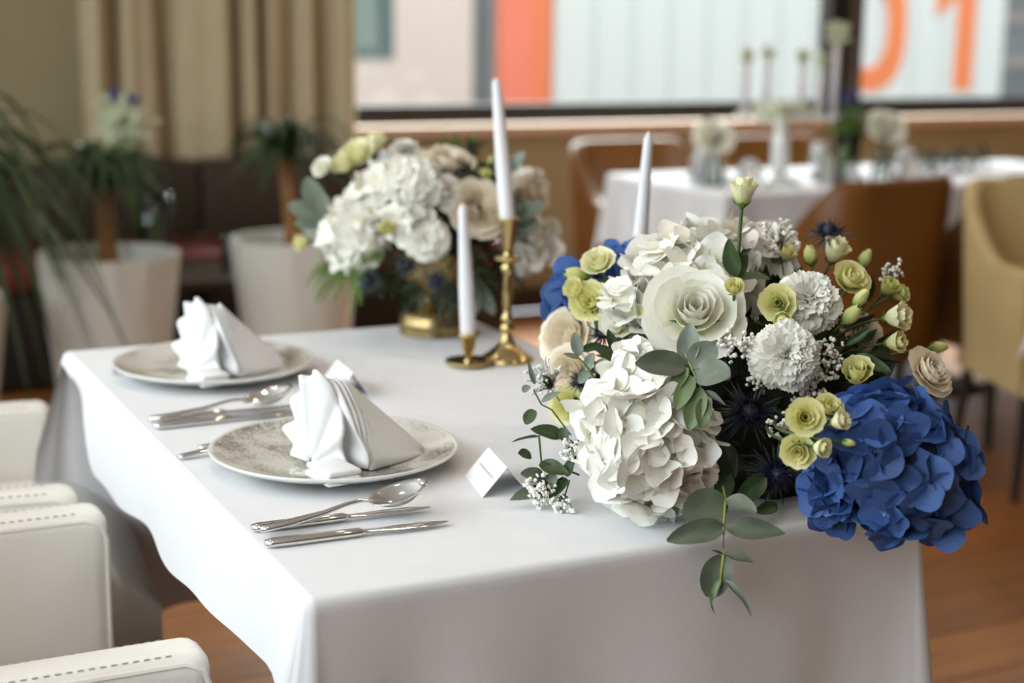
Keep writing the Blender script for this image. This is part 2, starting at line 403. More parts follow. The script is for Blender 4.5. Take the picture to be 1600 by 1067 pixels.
for (hw, hh) in ((0.52, 0.68), (0.27, 0.43)):
    for dy in (-0.062, -0.04):
        z0.V += [Vector((11.08 + stadium(i / n, hw, hh)[0], YO + dy, 1.235 + stadium(i / n, hw, hh)[1])) for i in range(n)]
z0.T = [0.5] * len(z0.V)
for i in range(n):
    j = (i + 1) % n
    z0.F += [(i, j, 2 * n + j, 2 * n + i), (i, n + i, n + j, j), (2 * n + i, 2 * n + j, 3 * n + j, 3 * n + i)]
z0.build('digit_zero', num_m, hl, smooth=False)['label'] = 'orange digit 0'
o1 = MB(); prof = [(12.32, 0.555), (12.575, 0.555), (12.575, 1.915), (12.36, 1.915), (12.02, 1.62), (12.02, 1.36), (12.32, 1.60)]
V = [(x, YO - 0.062, z) for x, z in prof] + [(x, YO - 0.04, z) for x, z in prof]; k = len(prof)
o1.add(V, [tuple(range(k)), tuple(range(k, 2 * k))[::-1]] + [(i, (i + 1) % k, k + (i + 1) % k, k + i) for i in range(k)])
o1.build('digit_one', num_m, hl, smooth=False)['label'] = 'orange digit 1'
gb = thing('grey_building', (0, 0, 0), 'dark grey building beside the number wall across the street', 'building')
MB().box(13.1, 26, YO + 0.1, YO + 4, -0.4, 7).build('wall', mat('dark_cladding', srgb(120, 124, 128), 0.7, var=0.15, vscale=2), gb, smooth=False)
for k in range(5):
    MB().box(13.1, 16, YO + 0.06, YO + 0.1, 0.3 + 0.5 * k, 0.42 + 0.5 * k).build('band', mat('grey_band', srgb(158, 150, 148), 0.7, var=0.1), gb, smooth=False)

# ================================================================== curtain, bench, planters
def curtain_f(u, v):
    x = 1.13 + 1.06 * u
    ph = 2 * pi * (u * 6.6 + 0.45 * sin(u * 9.0) + 0.06 * sin(v * 4 + u * 20))
    y = 5.99 + 0.055 * sin(ph) + 0.018 * sin(2.3 * ph + 1) + 0.01 * sin(v * 3 + u * 7)
    return Vector((x + 0.018 * cos(ph) * 1.0, y, 0.55 + 2.3 * v))
cu = MB().grid(curtain_f, 160, 10).build('curtain', curtain_m)
sm = cu.modifiers.new('cloth_thickness', 'SOLIDIFY'); sm.thickness = 0.004
tag(cu, 'beige pleated curtain hanging at the left end of the window', 'curtain')
bn = thing('bench', (0, 0, 0), 'dark upholstered wall bench with burgundy seat below the curtain', 'bench')
MB().box(-1.78, 2.62, 5.40, 5.86, 0.02, 0.36, 0.01).build('base', mat('bench_plinth', srgb(26, 14, 10), 0.6, var=0.2), bn)
for k in range(4): autosmooth(MB().box(-1.78 + 1.10 * k + .004, -1.78 + 1.10 * (k + 1) - .004, 5.34, 5.80, 0.36, 0.46, 0.025).build('seat_cushion', bench_r, bn))
for k in range(4): autosmooth(MB().box(-1.78 + 1.10 * k + .004, -1.78 + 1.10 * (k + 1) - .004, 5.76, 5.9, 0.465, 0.745, 0.02).build('back_cushion', bench_b, bn))

def planter(loc, r, h, label, rz):
    t = thing('planter', loc, label, 'planter', 'white planters by the bench', rz)
    b = MB(); n = 14
    def ring(R, z, tw=0.0): return [(R * cos(2 * pi * (i + tw) / n), R * sin(2 * pi * (i + tw) / n), z) for i in range(n)]
    rings = [ring(r * .66, 0), ring(r * .80, h * .45, .35), ring(r * .985, h * .965), ring(r, h), ring(r * .9, h), ring(r * .86, h - .06)]
    V = [p for q in rings for p in q]; Fc = []
    for j in range(len(rings) - 1):
        for i in range(n):
            a, c = j * n + i, j * n + (i + 1) % n; Fc.append((a, c, c + n, a + n))
    Fc.append(tuple(range(n))[::-1]); b.add(V, Fc)
    autosmooth(b.build('pot', pot_m, t, smooth=True), 12) if False else b.build('pot', pot_m, t, smooth=False)
    for o in kids(t): o.location = (0, 0, 0); o.rotation_euler = (0, 0, 0)
    s = MB().lathe([(0.001, h - .055), (r * .5, h - .05), (r * .865, h - .058)], 20).build('soil', soil_m, t)
    return t
def local(o):
    o.location = (0, 0, 0); o.rotation_euler = (0, 0, 0); return o
def palm(loc, top, crown, nl, R, label, seed, droop=1.0):
    """ponytail palm: trunk and arching strap leaves; loc on the soil"""
    rnd = random.Random(seed)
    t = thing('ponytail_palm', loc, label, 'plant', None)
    T = Vector(top) - Vector(loc)
    MB().tube([(0, 0, 0), T * .15, T * .5, T], [.045, .03, .024, .026], 10).build('trunk', bark_m, t)
    for k in range(nl):
        a = rnd.uniform(0, 2 * pi); L = R * rnd.uniform(.7, 1.15); up = rnd.uniform(.15, .75) * R
        d = Vector((cos(a), sin(a), 0)); p0 = T + Vector((0, 0, -.01)); p1 = T + d * L * .45 + Vector((0, 0, up * 1.5)); p2 = T + d * L + Vector((0, 0, up - droop * rnd.uniform(.35, 1.0) * R))
        pts = bez(p0, p1, p2, 8); s = d.cross(Vector((0, 0, 1))); b = MB(); V = []; Fc = []
        for i, p in enumerate(pts):
            ww = (.017 if R > .3 else .012) * (1 - (i / 8) ** 2.2) + .001
            V += [p - s * ww, p + Vector((0, 0, -.004)), p + s * ww]
        for i in range(8):
            for q in (0, 1): Fc.append((3 * i + q, 3 * i + q + 1, 3 * i + q + 4, 3 * i + q + 3))
        b.add(V, Fc).build('leaf', palm_m, t)
    return t
p1 = Vector((0.890, 4.40, 0)); p2 = Vector((1.475, 4.52, 0))
planter(p1, 0.2, 0.62, 'white faceted planter under the upright palm', 0.1)
planter(p2, 0.2, 0.62, 'white faceted planter behind the gold bowl bouquet', 0.3)
palm(p1 + Vector((0, 0, .57)), p1 + Vector((0, .03, .80)), None, 75, .20, 'small ponytail palm in the planter beside the glass vase', 3, .75)
palm(p2 + Vector((0, 0, .57)), p2 + Vector((-.02, .02, .86)), None, 75, .19, 'small ponytail palm behind the gold bowl bouquet', 5, .7)
p3 = Vector((0.385, 4.20, 0))
planter(p3, 0.2, 0.56, 'white faceted planter of the tall arching palm', 0.2)
palm(p3 + Vector((0, 0, .51)), p3 + Vector((.05, .0, .82)), None, 75, .45, 'tall arching palm beside the pale wall', 8, 1.5)

# ================================================================== tables
TX0, TX1, TY0, TY1, TZ = 0.427, 1.141, 1.294, 2.491, 0.75
def pedestal_table(cx, cy, hx, hy, label):
    t = thing('dining_table', (cx, cy, 0), label, 'table', None)
    autosmooth(MB().box(-hx, hx, -hy, hy, TZ - .034, TZ - .004, .004).build('tabletop', wood_d, t)); 
    MB().lathe([(.05, .04), (.045, .1), (.04, .5), (.06, TZ - .06), (.1, TZ - .034)], 16, cap=True).build('column', frame_m, t)
    autosmooth(MB().box(-min(.28, hx * .7), min(.28, hx * .7), -.28, .28, 0.001, .03, .008).build('foot_plate', frame_m, t))
    for o in kids(t): local(o)
    return t
def tablecloth(name, x0, x1, y0, y1, z, Lfun, flare, label, group, folds=1.0, seed=0, nside=60, corner_flare=0.09):
    """cloth with a rounded table edge; hanging length and flare vary round the table"""
    rnd = random.Random(seed); R = .012
    cols = []
    def side(xa, ya, xb, yb, nx, ny, nm):
        L = sqrt((xb - xa) ** 2 + (yb - ya) ** 2)
        for i in range(nside + 1):
            f = i / nside; cols.append((xa + (xb - xa) * f, ya + (yb - ya) * f, nx, ny, nm, f, L, 0))
    def corner(cx, cy, a0, na, nb):
        for i in range(1, 14):
            a = a0 + pi / 2 * i / 14
            cols.append((cx + R * cos(a), cy + R * sin(a), cos(a), sin(a), na + nb, i / 14, 0, sin(pi * i / 14)))
    side(x0 + R, y0, x1 - R, y0, 0, -1, 'F'); corner(x1 - R, y0 + R, -pi / 2, 'F', 'R')
    side(x1, y0 + R, x1, y1 - R, 1, 0, 'R'); corner(x1 - R, y1 - R, 0, 'R', 'B')
    side(x1 - R, y1, x0 + R, y1, 0, 1, 'B'); corner(x0 + R, y1 - R, pi / 2, 'B', 'L')
    side(x0, y1 - R, x0, y0 + R, -1, 0, 'L'); corner(x0 + R, y0 + R, pi, 'L', 'F')
    ph = {k: rnd.uniform(0, 6) for k in 'FRBL'}
    rows = [0, .003, .006, .010, .018] + [0] * 12
    V = []; NR = 17
    for (x, y, nx, ny, nm, f, L, cw) in cols:
        HL = Lfun(nm, f)
        for j in range(NR):
            s = rows[j] if j < 5 else .018 + (HL - .018) * ((j - 4) / 12)
            s = min(s, HL)
            q = s / max(HL, .05)
            if s <= .010:
                a = s / .010 * pi / 2; out = .010 * sin(a) - .010; dz = -(.010 - .010 * cos(a)) * 0.9
            else:
                out = 0; dz = -.009 - (s - .010)
            fl_ = flare.get(nm[0], .02) if len(nm) == 1 else max(flare.get(nm[0], .02), flare.get(nm[1], .02))
            o = out + fl_ * q ** 1.3
            if len(nm) == 1:
                dist = min(f, 1 - f) * L
                o += folds * (.015 if HL > .2 else .004) * q * (sin(f * L * 13 + ph[nm]) + .6 * sin(f * L * 29 + ph[nm] * 2)) * (1 - exp(-dist / .06))
                o -= folds * .028 * q * exp(-((dist - .10) / .05) ** 2) * (1 if HL > .2 else .3)
                o += corner_flare * .45 * q * exp(-dist / .03) * (1 if HL > .2 else .2)
            else:
                o += corner_flare * q * (.45 + .55 * cw) * (1 if HL > .1 else .3)
            V.append((x + nx * o, y + ny * o, z + dz))
    nC = len(cols); Fc = []
    for i in range(nC):
        a, b = i * NR, ((i + 1) % nC) * NR
        for j in range(NR - 1): Fc.append((a + j, a + j + 1, b + j + 1, b + j))
    Fc.append(tuple(i * NR for i in range(nC)))
    me = mesh(name, V, Fc); o = link(name, me, cloth)
    me.polygons[-1].use_smooth = False
    tag(o, label, 'tablecloth', group); return o

def interp(tab, u):
    for (a, va), (b, vb) in zip(tab, tab[1:]):
        if a <= u <= b:
            k = (u - a) / (b - a); k = k * k * (3 - 2 * k); return va + (vb - va) * k
    return tab[-1][1]
Lleft = [(0, .02), (.06, .03), (.13, .06), (.24, .126), (.36, .128), (.48, .118), (.6, .128), (.74, .112), (.9, .112), (1, .14)]
def main_L(nm, f):
    if nm == 'L': return interp(Lleft, f)
    if nm == 'F': return .50
    if nm == 'B': return .46
    if nm == 'R': return .36
    if nm == 'FR': return .56 - .1 * f
    if nm == 'RB': return .40 + .08 * sin(pi * f)
    if nm == 'BL': return interp([(0, .46), (.45, .42), (.8, .2), (1, .02)], f)
    if nm == 'LF': return interp([(0, .14), (.25, .34), (.5, .55), (1, .50)], f)
pedestal_table((TX0 + TX1) / 2, (TY0 + TY1) / 2, (TX1 - TX0) / 2 - .006, (TY1 - TY0) / 2 - .006, 'dark table hidden under the near white tablecloth')
mc = tablecloth('tablecloth', TX0, TX1, TY0, TY1, TZ, main_L, {'L': .01, 'F': .02, 'B': .012, 'R': .02}, 'white tablecloth on the near table under the plates and flowers', None, 1.0, 3, corner_flare=0.055)

# second table further back and the third cloth at the right edge
pedestal_table(3.62, 4.42, .90, .36, 'dark table under the far white cloth among brown chairs')
bgL = lambda nm, f: {'L': .24, 'F': .25, 'B': .25, 'R': .25}.get(nm, .25 + .1 * sin(pi * f))
tablecloth('tablecloth', 2.70, 4.54, 4.05, 4.79, TZ, bgL, {'L': .01, 'F': .02}, 'white tablecloth on the far table among brown chairs', None, 1.0, 5, 40, corner_flare=.035)
pedestal_table(3.51, 2.62, .50, .34, 'dark table under the cloth beside the khaki chair')
tablecloth('tablecloth', 2.99, 4.03, 2.26, 2.98, TZ, lambda nm, f: .25 + (.08 * sin(pi * f) if len(nm) == 2 else 0), {'L': .01}, 'white tablecloth beside the khaki chair', None, 1.0, 6, 40, corner_flare=.04)

# ================================================================== chairs
def white_chair(loc, rz, label, seat_z=.455):
    """armchair facing +x; origin on the floor below the arm fronts"""
    t = thing('armchair', loc, label, 'chair', 'white leather armchairs', rz)
    W = .285
    def P(b, name, m=leather_w, parent=None): return local(autosmooth(b.build(name, m, parent or t), 45))
    for s in (-1, 1):
        y0, y1 = (W - .068, W) if s > 0 else (-W, -W + .068)
        arm = P(MB().box(-.52, 0, y0, y1, .26, .645, .022, seg=4), 'armrest')
        pp = MB()
        for yy in (y0 + .004, y1 - .004):
            zt = .638
            pp.tube([(-.5, yy, zt - .004), (-.03, yy, zt - .004), (-.012, yy, zt - .012), (-.004, yy, zt - .03), (-.004, yy, .3)], .0035, 6)
        P(pp, 'piping', leather_w, arm)
        st = MB()
        for k in range(43):
            x = -.5 + k * .0108
            for yy in (y0 + .012, y1 - .012): st.tube([(x, yy, .6428), (x + .0056, yy, .6428)], .0009, 4)
        q = P(st, 'stitching', stitch_m, arm); q['kind'] = 'stuff'
    P(MB().box(-.56, -.46, -W + .002, W - .002, .26, .86, .03, seg=4), 'backrest')
    # seat with a rounded front that reaches past the arms
    def seat(u, v):
        x = -.46 + .57 * u; a = v * 2 * pi
        hy, hz = W - .07, .085
        e = 1 - max(0, (u - .82) / .18) ** 2.2 * .55
        cy = abs(cos(a)) ** .25 * (1 if cos(a) > 0 else -1); cz = abs(sin(a)) ** .3 * (1 if sin(a) > 0 else -1)
        return Vector((x, (hy + .028 * max(0, (u - .8) / .2)) * cy * (1 if u < .99 else .97), seat_z - .085 + hz * cz * e - (.03 * max(0, u - .8) / .2)))
    b = MB().grid(lambda u, v: seat(v, u), 32, 24, closed=True)
    n = 32; b.F.append(tuple(24 * n + i for i in range(n))); b.F.append(tuple(range(n))[::-1])
    P(b, 'seat')
    P(MB().box(-.50, -.01, -W + .07, W - .07, .262, seat_z - .15, .01), 'seat_base')
    for x in (-.5, -.05):
        for y in (-W + .04, W - .04):
            P(MB().tube([(x, y, 0), (x, y, .262)], [.014, .02], 8), 'leg', wood_d)
    return t
white_chair((.385, 1.745, 0), 0, 'white leather armchair nearest the camera at the table side')
white_chair((.395, 2.345, 0), radians(-6), 'white leather armchair beside the nearest one at the table side', .535)

def tub_chair(loc, rz, m, label, group, width=.54, back=.84, armz=.64):
    """upholstered tub chair facing +y with a back that sweeps down into the arms"""
    t = thing('tub_chair', loc, label, 'chair', group, rz)
    hw = width / 2; D = .52
    def plan(s):                      # s in 0..1 along the U
        r = .14; L1 = D - r; La = pi / 2 * r; Lb = 2 * (hw - r); T = 2 * L1 + 2 * La + Lb; d = s * T
        if d < L1: return Vector((-hw, D - d, 0)), Vector((-1, 0, 0))
        d -= L1
        if d < La:
            a = d / r; return Vector((-hw + r - r * cos(a), r - r * sin(a), 0)), Vector((-cos(a), -sin(a), 0))
        d -= La
        if d < Lb: return Vector((-hw + r + d, 0, 0)), Vector((0, -1, 0))
        d -= Lb
        if d < La:
            a = d / r; return Vector((hw - r + r * sin(a), r - r * cos(a), 0)), Vector((sin(a), -cos(a), 0))
        d -= La
        return Vector((hw, r + d, 0)), Vector((1, 0, 0))
    def top(s):
        k = abs(s - .5) * 2; k = min(1, max(0, (k - .30) / .42)); k = k * k * (3 - 2 * k); return back + (armz - back) * k
    th = .05; z0 = .30
    def sect(s, q):                  # closed section: outer up, over the top, inner down
        p, nrm = plan(s); H = top(s); r = th / 2
        pts = [(0, z0), (0, z0 + (H - z0) * .5), (0, H - r), (-r * .3, H - r * .3), (-r, H), (-2 * r + r * .3, H - r * .3), (-th, H - r), (-th, z0 + (H - z0) * .5), (-th, z0)]
        o, z = pts[int(round(q * 8))]
        tap = 1 - .12 * (1 - (z - z0) / (back - z0))
        c = Vector((0, D * .5, 0)); pp = c + (p - c) * tap
        return pp + nrm * o + Vector((0, 0, z))
    b = MB().grid(lambda u, v: sect(u, v), 56, 8)
    for u in (0, 1): b.add([sect(u, q / 8) for q in range(9)], [tuple(range(9)) if u else tuple(range(9))[::-1]])
    def P(b, name, mm): return local(autosmooth(b.build(name, mm, t), 50))
    P(b, 'shell', m)
    P(MB().box(-hw * .86 + .02, hw * .86 - .02, .05, D + .0, .34, .47, .03, seg=3), 'seat', m)
    P(MB().box(-hw * .84, hw * .84, .04, D - .02, .29, .345, .01), 'seat_base', m)
    for x in (-1, 1):
        for y, dy in ((.08, -.03), (D - .07, .02)):
            P(MB().tube([(x * hw * .82, y + dy, 0), (x * hw * .74, y, .3)], [.012, .02], 8), 'leg', wood_d)
    return t
G = 'brown leather chairs round the far table'
tub_chair((2.98, 3.52, 0), radians(8), leather_b, 'brown leather tub chair seen from behind, nearest at the far table', G)
tub_chair((3.58, 3.50, 0), radians(4), leather_b, 'brown leather tub chair behind the khaki chair', G)
tub_chair((2.97, 5.18, 0), radians(180), leather_b, 'brown leather chair across the far table, by the tall white candle', G)
tub_chair((3.62, 5.18, 0), radians(180), leather_b, 'brown leather chair across the far table, behind the crystal candelabra', G)
tub_chair((3.40, 3.46, 0), radians(162), leather_k, 'khaki leather chair with dark legs at the right table', None, .56, .84, .64)

# ================================================================== place settings
def crown(prof, n=48): return MB().lathe(prof, n)
plate_m = bpy.data.materials.new('speckled_grey_porcelain'); plate_m.use_nodes = True
nt = plate_m.node_tree; N = nt.nodes; Lk = nt.links; pb = N['Principled BSDF']
pb.inputs['Roughness'].default_value = 0.12; pb.inputs['Coat Weight'].default_value = 0.3
tc = N.new('ShaderNodeTexCoord')
n1 = N.new('ShaderNodeTexNoise'); n1.inputs['Scale'].default_value = 14; n1.inputs['Detail'].default_value = 3; Lk.new(tc.outputs['Object'], n1.inputs['Vector'])
n2 = N.new('ShaderNodeTexNoise'); n2.inputs['Scale'].default_value = 260; n2.inputs['Detail'].default_value = 6; n2.inputs['Roughness'].default_value = 0.75; Lk.new(tc.outputs['Object'], n2.inputs['Vector'])
ad = N.new('ShaderNodeMath'); ad.operation = 'MULTIPLY_ADD'; Lk.new(n1.outputs['Fac'], ad.inputs[0]); ad.inputs[1].default_value = 0.9; Lk.new(n2.outputs['Fac'], ad.inputs[2])
rp = N.new('ShaderNodeValToRGB'); Lk.new(ad.outputs[0], rp.inputs['Fac'])
rp.color_ramp.elements[0].position = 0.78; rp.color_ramp.elements[0].color = srgb(120, 116, 106)
rp.color_ramp.elements[1].position = 1.06; rp.color_ramp.elements[1].color = srgb(222, 219, 212)
e = rp.color_ramp.elements.new(0.92); e.color = srgb(180, 176, 166)
sx = N.new('ShaderNodeSeparateXYZ'); Lk.new(tc.outputs['Object'], sx.inputs[0])
cx = N.new('ShaderNodeCombineXYZ'); Lk.new(sx.outputs[0], cx.inputs[0]); Lk.new(sx.outputs[1], cx.inputs[1])
ln = N.new('ShaderNodeVectorMath'); ln.operation = 'LENGTH'; Lk.new(cx.outputs[0], ln.inputs[0])
gt = N.new('ShaderNodeMath'); gt.operation = 'GREATER_THAN'; gt.inputs[1].default_value = 0.1425; Lk.new(ln.outputs['Value'], gt.inputs[0])
lz = N.new('ShaderNodeMath'); lz.operation = 'GREATER_THAN'; lz.inputs[1].default_value = 0.0075; Lk.new(sx.outputs[2], lz.inputs[0])
mxn = N.new('ShaderNodeMix'); mxn.data_type = 'RGBA'; Lk.new(gt.outputs[0], mxn.inputs[0]); Lk.new(rp.outputs['Color'], mxn.inputs[6]); mxn.inputs[7].default_value = srgb(232, 232, 228)
Lk.new(mxn.outputs[2], pb.inputs['Base Color'])
plate_prof = [(0.0005, .0005), (.088, .0005), (.092, .003), (.110, .008), (.135, .014), (.1470, .0205), (.1482, .0222), (.1470, .0236), (.1440, .0230), (.125, .0165), (.100, .0115), (.085, .0098), (0.0005, .0095)]
PL = [Vector((.603, 1.711, TZ + .0005)), Vector((.601, 2.232, TZ + .0005))]
pl_lab = ['grey speckled charger plate on the near place setting', 'grey speckled charger plate on the farther place setting']
for k in range(2):
    pl = crown(plate_prof, 72).build('charger_plate', plate_m, None, Matrix.Translation(PL[k]) @ Matrix.Rotation(2.1 * k + .6, 4, 'Z'))
    tag(pl, pl_lab[k], 'plate', 'charger plates')

def napkin(loc, rz, s, label, seed):
    """standing fan napkin: pleated half disc facing -x, folded triangle as a prop behind (+x)"""
    rnd = random.Random(seed)
    t = thing('folded_napkin', loc, label, 'napkin', 'fan folded napkins', rz)
    b = MB(); nr = 7
    # rim of the pleated half disc: (towards the near side, up, ridge) ; ridges stand toward the diner
    rim = [(.074, .003, 1), (.036, .018, -1), (.054, .047, 1), (.027, .071, -1), (.022, .095, .3), (-.003, .112, 1), (-.015, .100, -.4), (-.029, .101, 1), (-.026, .084, -1), (-.040, .071, 1), (-.030, .046, -1), (-.047, .037, 1), (-.036, .018, -1), (-.034, .003, 0)]
    cols = []; K = 5
    for i in range((len(rim) - 1) * K + 1):
        k = min(i // K, len(rim) - 2); q = i / K - k; w0, w1 = rim[k], rim[k + 1]; qs = q * .55 + .45 * (q * q * (3 - 2 * q))
        y, z, rg = [w0[c] + (w1[c] - w0[c]) * (q if c < 2 else qs) for c in range(3)]
        rd = 1 if rg > 0 else rg
        col = []
        for j in range(nr + 1):
            f = .06 + .94 * j / nr; ff = f - .04 * max(0, f - .85) * 6 * (1 - abs(rg))
            col.append(Vector((-.009 * rg * f ** .8 + .020 * f * z / .11 - .006, -y * ff, max(.001, .003 + z * ff))))
        cols.append(col)
    for _ in range(3):                              # soften the ridges
        cols = [cols[0]] + [[(cols[k - 1][c] + cols[k][c] * 2 + cols[k + 1][c]) / 4 for c in range(nr + 1)] for k in range(1, len(cols) - 1)] + [cols[-1]]
    V = [p for c in cols for p in c]; n = nr + 1
    b.add(V, [(i * n + j, i * n + j + 1, (i + 1) * n + j + 1, (i + 1) * n + j) for i in range(len(cols) - 1) for j in range(nr)])
    fan = b.build('fan', napkin_m, t, smooth=True); local(fan); fan.rotation_euler = (0, 0, radians(20))
    md = fan.modifiers.new('cloth_thickness', 'SOLIDIFY'); md.thickness = .0045; md.offset = 0
    # gathered pleats seen edge-on behind the fan
    gp = MB()
    for k in range(5):
        x0 = .022 + .005 * k
        gp.grid(lambda u, v: Vector((x0 + .003 * sin(v * 6 + k) + .006 * (1 - v) + .01 * abs(u * 2 - 1) ** 2, (u * 2 - 1) * (.060 - .003 * k) * (1 - .38 * v ** 2), .003 + (.097 - .0015 * k) * v * (1 - .45 * abs(u * 2 - 1) ** 2.2))), 14, 8)
    o_ = local(gp.build('pleat_backs', napkin_m, t)); md = o_.modifiers.new('cloth_thickness', 'SOLIDIFY'); md.thickness = .003; md.offset = 0
    # triangular prop: ridge from the top of the fan down to the tip behind
    def tent(u, v):                  # v: along +x, u: across from -y base over the ridge to +y base
        x = .040 + .090 * v; h = .095 * (1 - v) + .005; wv = .056 * (1 - v) ** .9 + .004
        a = (u - .5) * 2
        y = a * wv; z = h * (1 - abs(a) ** 1.35)
        return Vector((x + .003 * sin(u * 9 + v * 3), y - .026 * v, max(z, .001)))
    pb_ = MB().grid(tent, 16, 10)
    pr = pb_.build('prop_fold', napkin_m, t); local(pr); md = pr.modifiers.new('cloth_thickness', 'SOLIDIFY'); md.thickness = .003; md.offset = 0
    # folded foot lying in front of the fan
    fo = MB().box(-.034, .010, -.098, -.040, .001, .0095, .004, seg=3); fo.box(-.030, .012, -.094, -.036, .0095, .0165, .0034, seg=3)
    local(autosmooth(fo.build('base_fold', napkin_m, t), 60))
    t.scale = (s, s, s); return t
napkin(PL[0] + Vector((-.035, -.03, .0105)), radians(8), 1.0, 'white fan folded napkin standing on the near plate', 1)
napkin(PL[1] + Vector((-.035, -.03, .0105)), radians(8), 1.0, 'white fan folded napkin standing on the farther plate', 2)

def knife_mesh():
    b = MB(); n = 10
    prof = [(0, .0056, .0034), (.006, .0084, .0046), (.03, .0088, .0048), (.07, .0076, .0046), (.098, .0066, .0044), (.102, .0048, .0030), (.108, .0062, .0016), (.14, .0088, .0012), (.17, .0086, .001), (.188, .0050, .0008), (.196, .0008, .0005)]
    V = []
    for x, hw, hz in prof:
        off = .002 if x > .1 else 0
        for i in range(n):
            a = 2 * pi * i / n; V.append((x, hw * cos(a) + off * 0, .0046 + hz * sin(a) - .0004))
    for k in range(len(prof) - 1):
        for i in range(n): b.F.append((k * n + i, k * n + (i + 1) % n, (k + 1) * n + (i + 1) % n, (k + 1) * n + i))
    b.F += [tuple(range(n))[::-1]]
    b.V = [Vector(v) for v in V]; b.T = [0] * len(V); return b
def knife_parts(t):
    k = knife_mesh(); n = 10
    h = MB(); h.V = k.V[:6 * n]; h.T = [0] * 60; h.F = [f for f in k.F if max(f) < 60]; local(h.build('handle', steel, t))
    bl_ = MB(); bl_.V = k.V[5 * n:]; bl_.T = [0] * len(bl_.V); bl_.F = [tuple(i - 50 for i in f) for f in k.F if min(f) >= 50]; local(bl_.build('blade', steel, t))
def spoon_parts(t):
    b = MB(); n = 10
    prof = [(0, .0050, .0034, .0048), (.006, .0080, .0038, .0052), (.03, .0076, .0034, .0056), (.07, .0052, .0028, .0085), (.095, .0035, .0025, .0125), (.112, .0030, .0022, .0135), (.124, .0042, .0018, .0115)]
    V = []
    for x, hw, hz, zc in prof:
        for i in range(n): a = 2 * pi * i / n; V.append((x, hw * cos(a), zc + hz * sin(a)))
    Fc = [(k * n + i, k * n + (i + 1) % n, (k + 1) * n + (i + 1) % n, (k + 1) * n + i) for k in range(len(prof) - 1) for i in range(n)] + [tuple(range(n))[::-1]]
    b.add(V, Fc); local(b.build('handle', steel, t))
    def bowl(u, v):
        a = u * 2 * pi; r = v
        ex = .034 * (1 + .12 * cos(a)); x = .153 + r * ex * cos(a); y = r * .0240 * sin(a) * (1 - .12 * cos(a))
        rim = .0135 + (.153 - x) * -.20
        return Vector((x, y, .0014 + (rim) * (r ** 2.2) + .0))
    o = local(MB().grid(bowl, 36, 10, closed=True).build('bowl', steel, t))
    md = o.modifiers.new('metal_thickness', 'SOLIDIFY'); md.thickness = .0014; md.offset = 1
def fork_parts(t):
    b = MB(); n = 10
    prof = [(0, .0042, .0026, .0036), (.006, .0064, .0028, .004), (.03, .0060, .0026, .006), (.07, .0042, .0024, .009), (.11, .003, .002, .0085), (.13, .004, .0018, .005), (.142, .0105, .0014, .0032), (.152, .0120, .0012, .003)]
    V = []
    for x, hw, hz, zc in prof:
        for i in range(n): a = 2 * pi * i / n; V.append((x, hw * cos(a), zc + hz * sin(a)))
    Fc = [(k * n + i, k * n + (i + 1) % n, (k + 1) * n + (i + 1) % n, (k + 1) * n + i) for k in range(len(prof) - 1) for i in range(n)] + [tuple(range(n))[::-1], tuple((len(prof) - 1) * n + i for i in range(n))]
    b.add(V, Fc); local(b.build('handle', steel, t))
    for k in range(4):
        y = (k - 1.5) * .0064; local(MB().tube([(.150, y, .003), (.17, y, .0032), (.195, y * .96, .0068)], [.0018, .0017, .0008], 6).build('tine', steel, t))
def cutlery(kind, a, bpt, label, group, lift=0.0, tilt=0.0):
    a = Vector((a[0], a[1], TZ + .0006 + lift)); d = Vector((bpt[0] - a.x, bpt[1] - a.y, 0)); rz = atan2(d.y, d.x)
    t = thing({'knife': 'table_knife', 'spoon': 'soup_spoon', 'fork': 'table_fork'}[kind], a, label, kind, group, rz)
    t.rotation_euler = (0, -tilt, rz)
    {'knife': knife_parts, 'spoon': spoon_parts, 'fork': fork_parts}[kind](t); return t
gN, gF = 'cutlery of the near place setting', 'cutlery of the farther place setting'
cutlery('knife', (.439, 1.503), (.654, 1.493), 'steel knife lying partly under the spoon by the near plate', gN)
cutlery('spoon', (.442, 1.481), (.650, 1.496), 'steel soup spoon crossing the knife by the near plate', gN, lift=.004, tilt=radians(3.0))
cutlery('knife', (.437, 1.450), (.632, 1.441), 'steel knife nearest the table front, below the spoon', gN)
cutlery('fork', (.437, 1.797), (.62, 1.838), 'steel fork with handle sticking out left of the near plate', gN)
cutlery('fork', (.470, 1.829), (.66, 1.842), 'steel fork half hidden under the near plate, further from camera', gN)
cutlery('knife', (.446, 1.987), (.640, 1.985), 'steel knife under the farther spoon', gF)
cutlery('spoon', (.447, 1.970), (.640, 1.974), 'steel soup spoon between the two place settings', gF, lift=.004, tilt=radians(3.0))
cutlery('knife', (.444, 1.951), (.640, 1.952), 'steel knife between the place settings, nearer than the spoon', gF)
cutlery('fork', (.458, 2.292), (.64, 2.300), 'steel fork left of the farther plate', gF)
cutlery('fork', (.485, 2.318), (.67, 2.320), 'steel fork behind the farther plate', gF)

